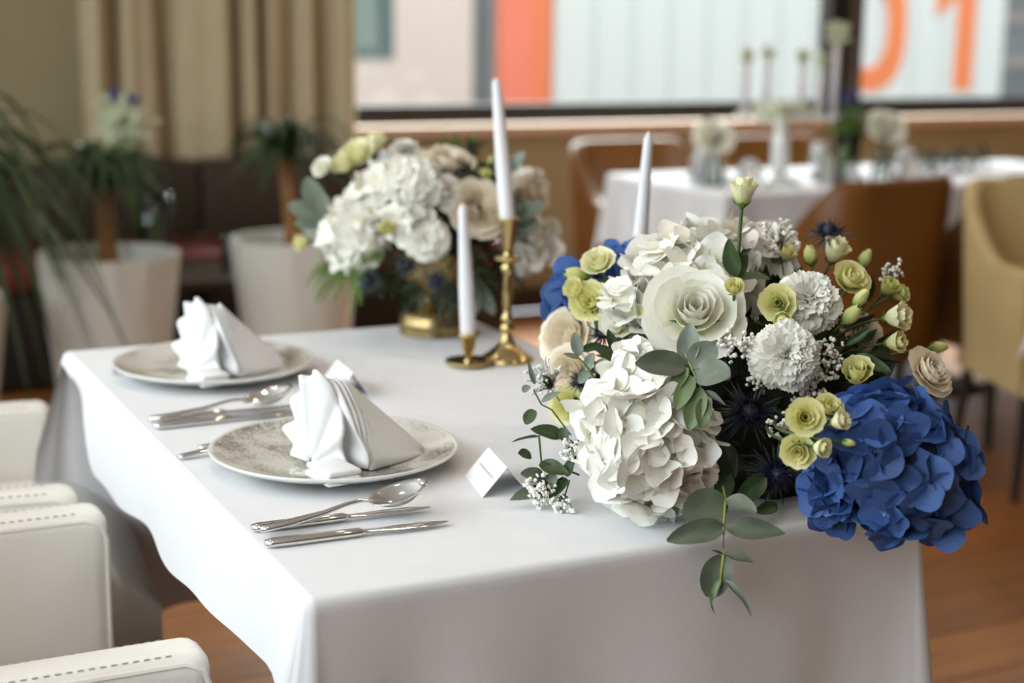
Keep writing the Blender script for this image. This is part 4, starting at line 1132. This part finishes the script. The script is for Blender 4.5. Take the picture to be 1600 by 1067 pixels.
# eucalyptus hanging over the table edge
h0 = at(1133, 775, 1.60)
hs = [at(1130, 760, 1.62), at(1134, 782, 1.60), at(1131, 825, 1.575), at(1130, 868, 1.567), at(1126, 904, 1.565)]
E2 = sprig(bouquet, hs, .0013, stem_y, 'eucalyptus sprig hanging over the table edge')
L(E2, (1134, 782), (1068, 806), 62, euc_d, 'round', (-.2, .3, .9), 1.60, 1.588, 1)
L(E2, (1134, 780), (1182, 796), 36, euc_g, 'oval', (.3, .6, .7), 1.598, 1.58, 2)
L(E2, (1132, 824), (1043, 842), 40, euc_d, 'oval', (-.1, .4, .9), 1.575, 1.565, 0)
L(E2, (1132, 825), (1228, 832), 38, euc_d, 'point', (.1, .4, .9), 1.575, 1.562, 1)
L(E2, (1129, 868), (1108, 934), 50, euc_d, 'round', (-.1, .1, 1), 1.568, 1.566, 2)
L(E2, (1130, 866), (1177, 876), 20, euc_d, 'oval', (.1, .7, .6), 1.566, 1.555, 0)
L(E2, (1130, 866), (1113, 859), 5, euc_d, 'point', (.1, .3, .9), 1.566, 1.56, 0)
L(E2, (1126, 904), (1112, 938), 12, euc_y, 'oval', (-.6, .1, .7), 1.564, 1.56, 1)
L(E2, (1110, 925), (1116, 960), 5, euc_y, 'point', (-.6, .1, .7), 1.560, 1.56, 1)
L(E2, (1128, 904), (1178, 958), 14, euc_g, 'point', (.5, .5, .7), 1.564, 1.55, 2)
# dark leaves under the bouquet front
for k, (a, b_, w_, kd, d) in enumerate([((1195, 745), (1150, 790), 34, 'oval', 1.66), ((1140, 740), (1118, 790), 30, 'oval', 1.66), ((1130, 690), (1150, 745), 26, 'oval', 1.68), ((1290, 790), (1312, 826), 16, 'point', 1.60), ((1215, 790), (1180, 800), 22, 'oval', 1.66), ((1330, 560), (1392, 578), 26, 'oval', 1.68), ((1322, 540), (1362, 512), 14, 'point', 1.72), ((1352, 470), (1362, 432), 20, 'oval', 1.84)]):
    leaf(bouquet, at(*a, d), at(*b_, d - .015), w_ * d * PX, leaf_d, kd, img(.1, .4, .9), 'leaf', k)
for k, (a, b_, w_, d) in enumerate([((965, 560), (928, 540), 20, 1.76), ((962, 548), (950, 515), 16, 1.78), ((955, 575), (922, 580), 18, 1.75), ((975, 555), (985, 525), 16, 1.77), ((940, 540), (905, 548), 16, 1.80)]):
    leaf(bouquet, at(*a, d), at(*b_, d - .01), w_ * d * PX, leaf_d, 'oval', img(-.2, .4, .9), 'leaf', k)
# sprigs at the left
E3 = sprig(bouquet, [at(892, 680, 1.78), at(862, 640, 1.76), at(846, 632, 1.75), at(834, 610, 1.74)], .0009, stem_m, 'eucalyptus sprig at the left edge')
for k, (a, b_, w_, kd, m) in enumerate([((880, 682), (830, 668), 27, 'point', leaf_d), ((878, 668), (884, 692), 18, 'oval', leaf_d), ((834, 640), (822, 662), 22, 'round', leaf_d), ((826, 602), (818, 612), 14, 'round', euc_g), ((846, 628), (876, 612), 12, 'oval', euc_g), ((836, 600), (826, 566), 9, 'oval', euc_g)]):
    L(E3, a, b_, w_, m, kd, (-.2, .5, .8), 1.76, 1.75, k)
E4 = sprig(bouquet, [at(905, 742, 1.715), at(870, 728, 1.71), at(846, 722, 1.705), at(843, 690, 1.70), at(842, 680, 1.70)], .0012, stem_m, 'eucalyptus sprig lying toward the place card')
for k, (a, b_, w_, kd, m) in enumerate([((843, 724), (888, 740), 26, 'oval', leaf_d), ((884, 745), (898, 712), 20, 'point', leaf_d), ((843, 682), (800, 688), 6, 'point', euc_d), ((830, 712), (810, 708), 22, 'oval', leaf_d), ((858, 765), (797, 778), 24, 'oval', euc_d), ((850, 745), (815, 738), 26, 'oval', euc_d), ((886, 748), (858, 778), 22, 'oval', leaf_d), ((866, 740), (850, 772), 24, 'oval', euc_g)]):
    L(E4, a, b_, w_, m, kd, (-.2, .6, .8), 1.71, 1.70, k + 1)
E5 = sprig(bouquet, [at(935, 600, 1.72), at(915, 570, 1.72), at(900, 555, 1.73)], .001, stem_m, 'grey eucalyptus leaves by the cream rose')
for k, (a, b_, w_) in enumerate([((905, 556), (898, 520), 20), ((915, 575), (928, 552), 18), ((920, 580), (905, 598), 18), ((930, 580), (945, 560), 16), ((905, 560), (880, 552), 9)]):
    L(E5, a, b_, w_, euc_g, 'round' if k != 4 else 'point', (-.2, .4, .9), 1.74, 1.735, k)
# baby's breath
gyp(bouquet, bq(1150, 540, -.03), .021, 40, bq(1165, 580, .05), 1)
gyp(bouquet, at(1215, 372, 1.88), .027, 30, at(1225, 430, 1.86), 2, .0040)
gyp(bouquet, bq(1290, 560, .0), .026, 46, bq(1270, 600, .06), 3)
gyp(bouquet, bq(1262, 600, .01), .026, 46, bq(1240, 620, .06), 4)
gyp(bouquet, bq(1392, 425, .03), .018, 20, bq(1370, 470, .06), 5)
gyp(bouquet, bq(1222, 665, -.035), .017, 22, bq(1205, 690, .05), 6)
gyp(bouquet, at(842, 768, 1.70), .020, 46, at(880, 745, 1.71), 7)
gyp(bouquet, at(878, 790, 1.69), .013, 24, at(890, 750, 1.70), 8, .003)
gyp(bouquet, at(848, 590, 1.82), .026, 44, at(885, 640, 1.80), 9, .0026)
gyp(bouquet, at(893, 700, 1.70), .016, 16, at(910, 680, 1.72), 10, .003)
gyp(bouquet, bq(1185, 595, -.01), .014, 14, bq(1190, 620, .05), 11)

# ================================================================== THE GOLD BOWL AND ITS BOUQUET
BC = Vector((1.035, 2.405, TZ + .0008))
BC = Vector((1.028, 2.402, TZ + .0008))
gb_ = thing('footed_bowl', BC, 'antique gold footed bowl holding the farther bouquet', 'bowl')
fp = [(.0005, 0), (.060, 0), (.061, .004), (.058, .009), (.0605, .013), (.0605, .022), (.057, .026), (.059, .030), (.054, .034), (.034, .046), (.020, .056)]
MB().lathe(fp, 40).build('foot', gold_m, gb_)
bd = MB()
for k in range(28): bd.ball((.0515 * cos(2 * pi * k / 28), .0515 * sin(2 * pi * k / 28), .0365), .0042, 1)
q = bd.build('beading', gold_m, gb_); q['kind'] = 'stuff'
MB().lathe([(.020, .056), (.016, .062), (.020, .068), (.030, .076), (.052, .094), (.064, .118), (.066, .138), (.070, .142), (.064, .143), (.060, .12), (.03, .085), (.0005, .08)], 36).build('cup', gold_m, gb_)
for o in kids(gb_): local(o)
arr = thing('flower_arrangement', BC + Vector((0, 0, .144)), 'white and peach bouquet in the gold footed bowl', 'flower arrangement', 'flower arrangements')
BD = 2.62
MB().ball(BC + Vector((0, 0, .215)), (.13, .13, .085), 3, .1).build('moss_core', moss_m, arr, Matrix.Identity(4))
O2 = at(668, 372, 2.63)
fo = MB(); rn = random.Random(9)
for i in range(520):
    p = Vector((rn.gauss(0, 1), rn.gauss(0, 1), rn.gauss(0, 1))).normalized()
    base = O2 + Vector((p.x * .13, p.y * .13, p.z * .085 - .005)); Lg = rn.uniform(.02, .055)
    y = (p + Vector((rn.gauss(0, .7), rn.gauss(0, .7), rn.gauss(0, .6) - (.5 if p.z < -.3 else 0)))).normalized(); x = y.cross(Vector((rn.gauss(0, 1), rn.gauss(0, 1), rn.gauss(0, 1)))).normalized() * Lg * .17
    fo.add([base, base + y * Lg * .5 - x, base + y * Lg * .5 + x, base + y * Lg], [(0, 1, 2), (1, 3, 2)])
q = fo.build('dark_foliage', foliage_m, arr, Matrix.Identity(4), smooth=False); q['kind'] = 'stuff'
def fern(px, py, d, ang, Lpx, seed, m=fern_m):
    rn = random.Random(seed); b = MB(); base = at(px, py, d); L0 = Lpx * d * PX
    for s in range(4):
        a = ang + rn.uniform(-.5, .5); dr = img(cos(a), sin(a), rn.uniform(-.1, .6)); pts = bez(base, base + dr * L0 * .5 + Vector((0, 0, .01)), base + dr * L0 * rn.uniform(.8, 1.1) - Vector((0, 0, .012)), 8)
        b.tube(pts, .0009, 3)
        for i, p in enumerate(pts[1:]):
            for sd in (-1, 1):
                x = dr.cross(IF) * sd; q = (x + dr * .7).normalized(); ln_ = L0 * .22 * (1 - i / 12); wv = dr * ln_ * .22
                b.add([p, p + q * ln_ * .5 - wv, p + q * ln_ * .5 + wv, p + q * ln_], [(0, 1, 2), (1, 3, 2)])
    return b.build('fern_sprig', m, arr, Matrix.Identity(4), smooth=False)
fern(545, 425, 2.52, -2.2, 60, 1); fern(560, 420, 2.5, -1.9, 60, 2); fern(600, 400, 2.48, -2.6, 50, 3); fern(725, 425, 2.52, -1.2, 70, 4, foliage_m); fern(720, 260, 2.66, 1.6, 60, 5); fern(735, 255, 2.66, 1.3, 50, 6, foliage_m); fern(700, 440, 2.5, -1.4, 60, 7, foliage_m); fern(520, 415, 2.56, -2.6, 50, 8); fern(770, 410, 2.6, -.9, 60, 9, foliage_m)
def hyd2(px, py, d, rpx, axis, n, label, seed):
    r = rpx * d * PX; return hydrangea(arr, at(px, py, d), (r, r, r * .85), axis, n, .024, FL_C, core_w, label, seed)
hyd2(600, 312, 2.55, 58, img(-.2, .5, .8), 80, 'large white hydrangea head', 21)
hyd2(558, 368, 2.53, 54, img(-.5, .1, .9), 74, 'white hydrangea head at the left', 22)
hyd2(826, 388, 2.62, 38, img(.6, -.1, .7), 44, 'white hydrangea head at the right', 23)
hyd2(818, 300, 2.74, 34, img(.6, .4, .5), 40, 'cream hydrangea head at the right', 24)
hyd2(652, 290, 2.475, 40, img(.1, .5, .8), 44, 'white hydrangea head at the top', 26)
hyd2(640, 345, 2.475, 30, img(0, .3, 1), 40, 'white hydrangea head in the middle', 25)
r2 = lambda px: px * 2.55 * PX
carnation(arr, at(666, 374, 2.47), r2(38), img(0, .1, 1), 0, 'white carnation'); carnation(arr, at(692, 302, 2.50), r2(36), img(.1, .5, .8), 1, 'white carnation')
carnation(arr, at(632, 240, 2.60), r2(30), img(0, .8, .5), 0, 'white carnation')
for i, (px, py, d, r, kind, m, fc, nm) in enumerate([
    (746, 326, 2.50, 44, 'garden', rose_c, (.3, .2, .9), 'rose'), (700, 258, 2.56, 42, 'garden', rose_c, (.2, .7, .6), 'rose'),
    (560, 246, 2.58, 32, 'open', lis_m, (-.3, .6, .7), 'lisianthus'), (585, 238, 2.60, 24, 'half', lis_m, (.1, .9, .3), 'lisianthus'), (543, 262, 2.57, 22, 'half', lis_m, (-.6, .3, .7), 'lisianthus'),
    (506, 263, 2.56, 19, 'open', rose_w, (-.5, .4, .8), 'lisianthus'), (480, 378, 2.55, 17, 'half', lis_y, (-.9, -.1, .3), 'lisianthus'), (607, 359, 2.46, 17, 'half', lis_y, (-.1, .2, 1), 'lisianthus'),
    (755, 282, 2.56, 16, 'half', bud_m, (.2, .8, .5), 'lisianthus'), (742, 258, 2.60, 11, 'bud', bud_m, (0, .9, .3), 'lisianthus_bud'), (766, 256, 2.60, 11, 'bud', bud_m, (.2, .9, .3), 'lisianthus_bud'),
    (770, 300, 2.6, 20, 'half', lis_m, (.4, .5, .7), 'lisianthus'), (856, 362, 2.62, 24, 'open', rose_w, (.7, .1, .7), 'lisianthus'), (835, 300, 2.70, 28, 'garden', rose_c, (.7, .3, .6), 'rose')]):
    p = at(px, py, d); bloom(arr, p, r * d * PX, img(*fc), kind, m, i, nm, O2 + (p - O2) * .4)
for i, (px, py) in enumerate(((575, 438), (636, 415), (681, 438))): thistle(arr, at(px, py, 2.47), 24 * 2.5 * PX, img(-.1 + .1 * i, -.1, 1), 40 + i, 110)
for i, (sp, lv) in enumerate([
    ([(540, 370), (500, 330), (470, 300)], [((510, 345), (452, 318), 34), ((505, 335), (478, 278), 36), ((510, 350), (462, 348), 30), ((515, 350), (500, 300), 30)]),
    ([(790, 350), (830, 335), (850, 320)], [((800, 345), (850, 318), 34), ((800, 350), (842, 352), 34), ((795, 340), (815, 318), 26), ((790, 360), (815, 375), 26)]),
    ([(740, 430), (752, 470), (758, 495)], [((745, 440), (770, 490), 24), ((742, 445), (742, 492), 22)]),
    ([(780, 300), (800, 260), (810, 245)], [((795, 270), (818, 238), 24), ((790, 275), (790, 245), 16)])]):
    s_ = sprig(arr, [at(*p, 2.58) for p in sp], .0012, stem_m, 'grey green eucalyptus sprig' if i != 2 else 'pale leaves hanging over the bowl')
    for k, (a, b_, w_) in enumerate(lv): leaf(s_, at(*a, 2.58), at(*b_, 2.56), w_ * 2.58 * PX, euc_g, 'round', img(-.2, .4, .8), seed=k)

# ================================================================== FAR TABLE: vases, candelabra, napkins
def bud_vase(p, h, label, blooms, m=glass_m):
    t = thing('bud_vase', p, label, 'vase', 'glass bud vases on the far table')
    MB().lathe([(.0005, 0), (.03, 0), (.034, .01), (.030, .04), (.014, h * .7), (.016, h), (.014, h), (.012, h * .7), (.026, .04), (.0005, .006)], 20).build('body', m, t)
    for o in kids(t): local(o)
    return t
TZ2 = TZ + .001
for px, py, top, lab in ((1114, 290, 215, 'left'), (1375, 285, 200, 'right')):
    p = atz(px, py, TZ2); d = (p - CAM).dot(IF)
    bud_vase(p, .16, 'slim glass bud vase holding one white rose, %s of the crystal candelabra' % ('nearer the brown chair edge' if 0 else lab), None)
    f = thing('white_rose_stem', p + Vector((0, 0, .03)), 'single white rose standing in the %s bud vase on the far table' % lab, 'flower', 'white roses on the far table')
    c = at(px if lab == 'left' else px + 8, top, d)
    MB().tube([p + Vector((0, 0, .01)), p + (c - p) * .6, c], .003, 6).build('stem', stem_m, f, Matrix.Identity(4))
    rr = .062
    M0 = TRS(c, frame_z(img(.1, .5, .8)), rr); fl_ = link('bloom', CALYX, None, f, M0)
    for me in petal_meshes('rose', rose_w, 2): link('petal', me, None, fl_, M0)
# napkin mounds standing on the far table
def fan_napkin(p, s, label, rz):
    t = thing('folded_napkin', p, label, 'napkin', 'white fan napkins on the far table', rz)
    b = MB()
    def fn(u, v):
        a = pi * u; z_ = 1 if int(round(u * 14)) % 2 == 0 else -1
        return Vector((.02 * z_ * v + .05 * (1 - v) * .3, -cos(a) * .105 * v, sin(a) * .125 * v + .001))
    b.grid(fn, 14, 3); o = b.build('fan', napkin_m, t, smooth=False); local(o); o.modifiers.new('cloth_thickness', 'SOLIDIFY').thickness = .004
    pr = MB().grid(lambda u, v: Vector((.01 + .1 * v, (u - .5) * .12 * (1 - v), .1 * (1 - v) * (1 - abs(u * 2 - 1) ** 1.5) + .001)), 10, 6).build('prop_fold', napkin_m, t); local(pr); pr.modifiers.new('cloth_thickness', 'SOLIDIFY').thickness = .003
    t.scale = (s, s, s); return t
for i, (px, py, s, lab, rz) in enumerate([(1102, 285, 1.0, 'white fan napkin under the left bud vase rose', 1.4), (1278, 283, 1.05, 'white fan napkin right of the crystal column', 1.7), (1412, 283, .95, 'white fan napkin beside the right bud vase', 1.5), (1170, 291, .7, 'small white fan napkin left of the crystal column', 1.2), (1330, 293, .6, 'small white fan napkin behind the near brown chair', 1.9)]):
    fan_napkin(atz(px, py, TZ2), s, lab, rz - pi / 2 - .9)
# candelabra
cp = atz(1217, 288, TZ2); cd = (cp - CAM).dot(IF)
cn = thing('candelabra', cp, 'tall crystal candelabra with white candles on the far table', 'candelabra')
crystal = mat('pale_crystal', srgb(240, 243, 240), 0.12, spec=0.8, coat=0.5, var=0.03)
MB().lathe([(.0005, 0), (.065, 0), (.07, .008), (.04, .02), (.022, .04), (.03, .06), (.03, .15), (.02, .18), (.028, .2), (.016, .23), (.0005, .235)], 20).build('column', crystal, cn, Matrix.Translation(cp))
hub = cp + Vector((0, 0, .225))
for i, (px, pt) in enumerate(((1163, 95), (1195, 92), (1250, 97), (1280, 100), (1302, 62))):
    c = at(px, 186, cd); c.z = hub.z
    ar = MB().tube(bez(hub, hub + (c - hub) * .5 + Vector((0, 0, -.02)), c, 6), .006, 6).build('arm', crystal, cn, Matrix.Identity(4))
    MB().lathe([(.0005, -.02), (.018, -.015), (.034, .0), (.036, .004), (.012, .004), (.0005, .0)], 16).build('cup', crystal, ar, Matrix.Translation(c))
    tp = at(px, pt, cd)
    H = tp.z - c.z - .004
    cdl = MB().lathe([(.0005, 0), (.013, 0), (.011, H), (.0005, H)], 12).build('taper_candle', wax, None, Matrix.Translation(c + Vector((0, 0, .0045))))
    tag(cdl, ['leftmost white candle on the crystal candelabra', 'second white candle from the left on the crystal candelabra', 'middle white candle on the crystal candelabra', 'fourth white candle from the left on the crystal candelabra', 'tallest white candle on the crystal candelabra, by the dark window post'][i], 'candle', 'candles of the crystal candelabra')
    b = MB(); rq = random.Random(i)
    for k in range(26 if i < 4 else 60):
        v = Vector((rq.gauss(0, 1), rq.gauss(0, 1), rq.gauss(0, 1))).normalized() * rq.uniform(.3, 1) * (.024 if i < 4 else .045); b.ball(v, .008, 1, .2)
    bl_ = b.build('blossom_tuft', mat('pale_green_blossom', srgb(206, 212, 180), 0.7, var=0.12, vscale=60), None, Matrix.Translation(c + Vector((0, 0, .0045 + H + .018))), smooth=False)
    tag(bl_, ['pale green blossom tuft on the leftmost candelabra candle', 'pale green blossom tuft on the second candelabra candle from the left', 'pale green blossom tuft on the middle candelabra candle', 'pale green blossom tuft on the fourth candelabra candle from the left', 'largest pale green blossom tuft, on the candelabra candle by the window post'][i], 'flower', 'blossom tufts on the candelabra')
    bl_['kind'] = 'thing'
b = MB(); rq = random.Random(50)
for k in range(90):
    v = Vector((rq.gauss(0, .045), rq.gauss(0, .045), rq.gauss(.012, .02))); b.ball(hub + v, rq.uniform(.006, .014), 1, .2)
q = b.build('blossom_wreath', mat('pale_wreath', srgb(226, 228, 204), .7, var=.15, vscale=40), cn, Matrix.Identity(4), smooth=False); q['kind'] = 'stuff'
# iris vase
ip = atz(1320, 290, TZ2); idp = (ip - CAM).dot(IF)
iv = thing('cylinder_vase', ip, 'clear cylinder vase with blue irises beside the candelabra', 'vase')
MB().lathe([(.0005, 0), (.04, 0), (.042, .1), (.045, .17), (.042, .17), (.039, .1), (.036, .008), (.0005, .008)], 20).build('body', glass_m, iv, Matrix.Translation(ip))
for i, (px, py) in enumerate(((1318, 160), (1330, 148), (1338, 158), (1306, 178), (1345, 172), (1298, 168))):
    c = at(px, py, idp + .02 * i); st_ = thing('iris_stem' if i < 3 else 'gladiolus_stem', ip + Vector((0, 0, .02)), ['leftmost of the three blue irises in the cylinder vase', 'middle of the three blue irises in the cylinder vase', 'rightmost of the three blue irises in the cylinder vase', 'green flowerless stem between the irises in the cylinder vase', 'green flowerless stem leaning right in the cylinder vase', 'green flowerless stem leaning left in the cylinder vase'][i], 'flower', 'irises in the cylinder vase' if i < 3 else 'green stems in the cylinder vase')
    foot = ip + Vector(((i - 2.5) * .006, 0, .012))
    MB().tube([foot, foot + (c - foot) * .5 + Vector((0, 0, .01)), c], .005, 6).build('stem', fern_m, st_, Matrix.Identity(4))
    for k in range(2):
        leaf(st_, foot + (c - foot) * .3, foot + (c - foot) * (.9 + .1 * k) + IX * (.03 * (1 if k else -1)), .02, fern_m, 'point', seed=k)
    if i < 3:
        b = MB(); rq = random.Random(i + 30)
        for k in range(6):
            a = 2 * pi * k / 6; dd = Vector((cos(a), sin(a), .5 if k % 2 else -.3)).normalized(); sd = dd.cross(Vector((0, 0, 1))).normalized() * .014
            b.add([c, c + dd * .02 - sd, c + dd * .02 + sd, c + dd * .042], [(0, 1, 2), (1, 3, 2)])
        b.build('bloom', blue_m, st_, Matrix.Identity(4))
gl = MB(); rq = random.Random(77); g0 = atz(1445, 268, TZ2)
for i in range(260):
    c = g0 + Vector((rq.uniform(-.22, .28), rq.uniform(-.05, .05), .035 + rq.uniform(-.012, .03))); y = Vector((rq.gauss(0, 1), rq.gauss(0, 1), rq.gauss(0, .5))).normalized() * .05; x = y.cross(Vector((0, 0, 1))).normalized() * .012
    gl.add([c, c + y * .5 - x, c + y * .5 + x, c + y], [(0, 1, 2), (1, 3, 2)])
tag(gl.build('leaf_garland', foliage_m, smooth=False), 'dark green leaf garland lying on the far table', 'garland')

# ================================================================== SIDE TABLE by the bench: glass vase with gypsophila
sp_ = Vector((1.20, 4.98, 0))
stt = thing('side_table', sp_, 'small dark table behind the planters', 'table')
autosmooth(MB().box(-.35, .55, -.22, .2, .43, .46, .005).build('tabletop', wood_d, stt)); MB().tube([(0.1, 0, .02), (.1, 0, .43)], .03, 10).build('column', wood_d, stt); MB().lathe([(.0005, 0), (.18, 0), (.18, .015), (.03, .03)], 24).build('foot', wood_d, stt)
for o in kids(stt): local(o)
vp = Vector((1.16, 4.98, .461))
vv = thing('cylinder_vase', vp, 'clear glass vase behind the left planter palm', 'vase')
local(MB().lathe([(.0005, 0), (.05, 0), (.052, .12), (.056, .26), (.053, .26), (.049, .12), (.046, .01), (.0005, .01)], 24).build('body', glass_m, vv))
bch = thing('gypsophila_bunch', vp + Vector((0, 0, .012)), 'bunch of baby\'s breath with two blue flowers behind the left planter', 'flowers')
gb2 = MB(); gs = MB(); rq = random.Random(5)
vd = (vp - CAM).dot(IF)
for i in range(240):
    c = at(rq.gauss(186, 17), rq.gauss(200, 23), vd + rq.uniform(-.05, .05)); gb2.ball(c, .0105, 1, .25)
    if i % 4 == 0: gs.tube([vp + Vector((rq.uniform(-.03, .03), rq.uniform(-.03, .03), .02)), c], .0015, 3)
gs.build('stems', stem_m, bch, Matrix.Identity(4)); q = gb2.build('blossoms', mat('gypsophila_cream', srgb(200, 206, 172), .7, var=.12), bch, Matrix.Identity(4), smooth=False); q['kind'] = 'stuff'
for px, py in ((178, 150), (207, 157)):
    c = at(px, py, vd); b = MB()
    for k in range(8): b.ball(c + Vector((rq.gauss(0, .008), rq.gauss(0, .008), rq.gauss(0, .006))), .009, 1, .2)
    o = b.build('blue_flower', blue_m, bch, Matrix.Identity(4)); gs2 = MB().tube([vp + Vector((0, 0, .1)), c], .002, 4).build('stem', stem_m, o, Matrix.Identity(4))
tp = Vector((1.40, 4.95, .461))
tb_ = MB().lathe([(.0005, 0), (.03, 0), (.036, .12), (.0345, .12), (.028, .006), (.0005, .006)], 20).build('drinking_glass', glass_m, None, Matrix.Translation(tp)); tag(tb_, 'clear drinking glass beside the glass vase behind the planter', 'glass')
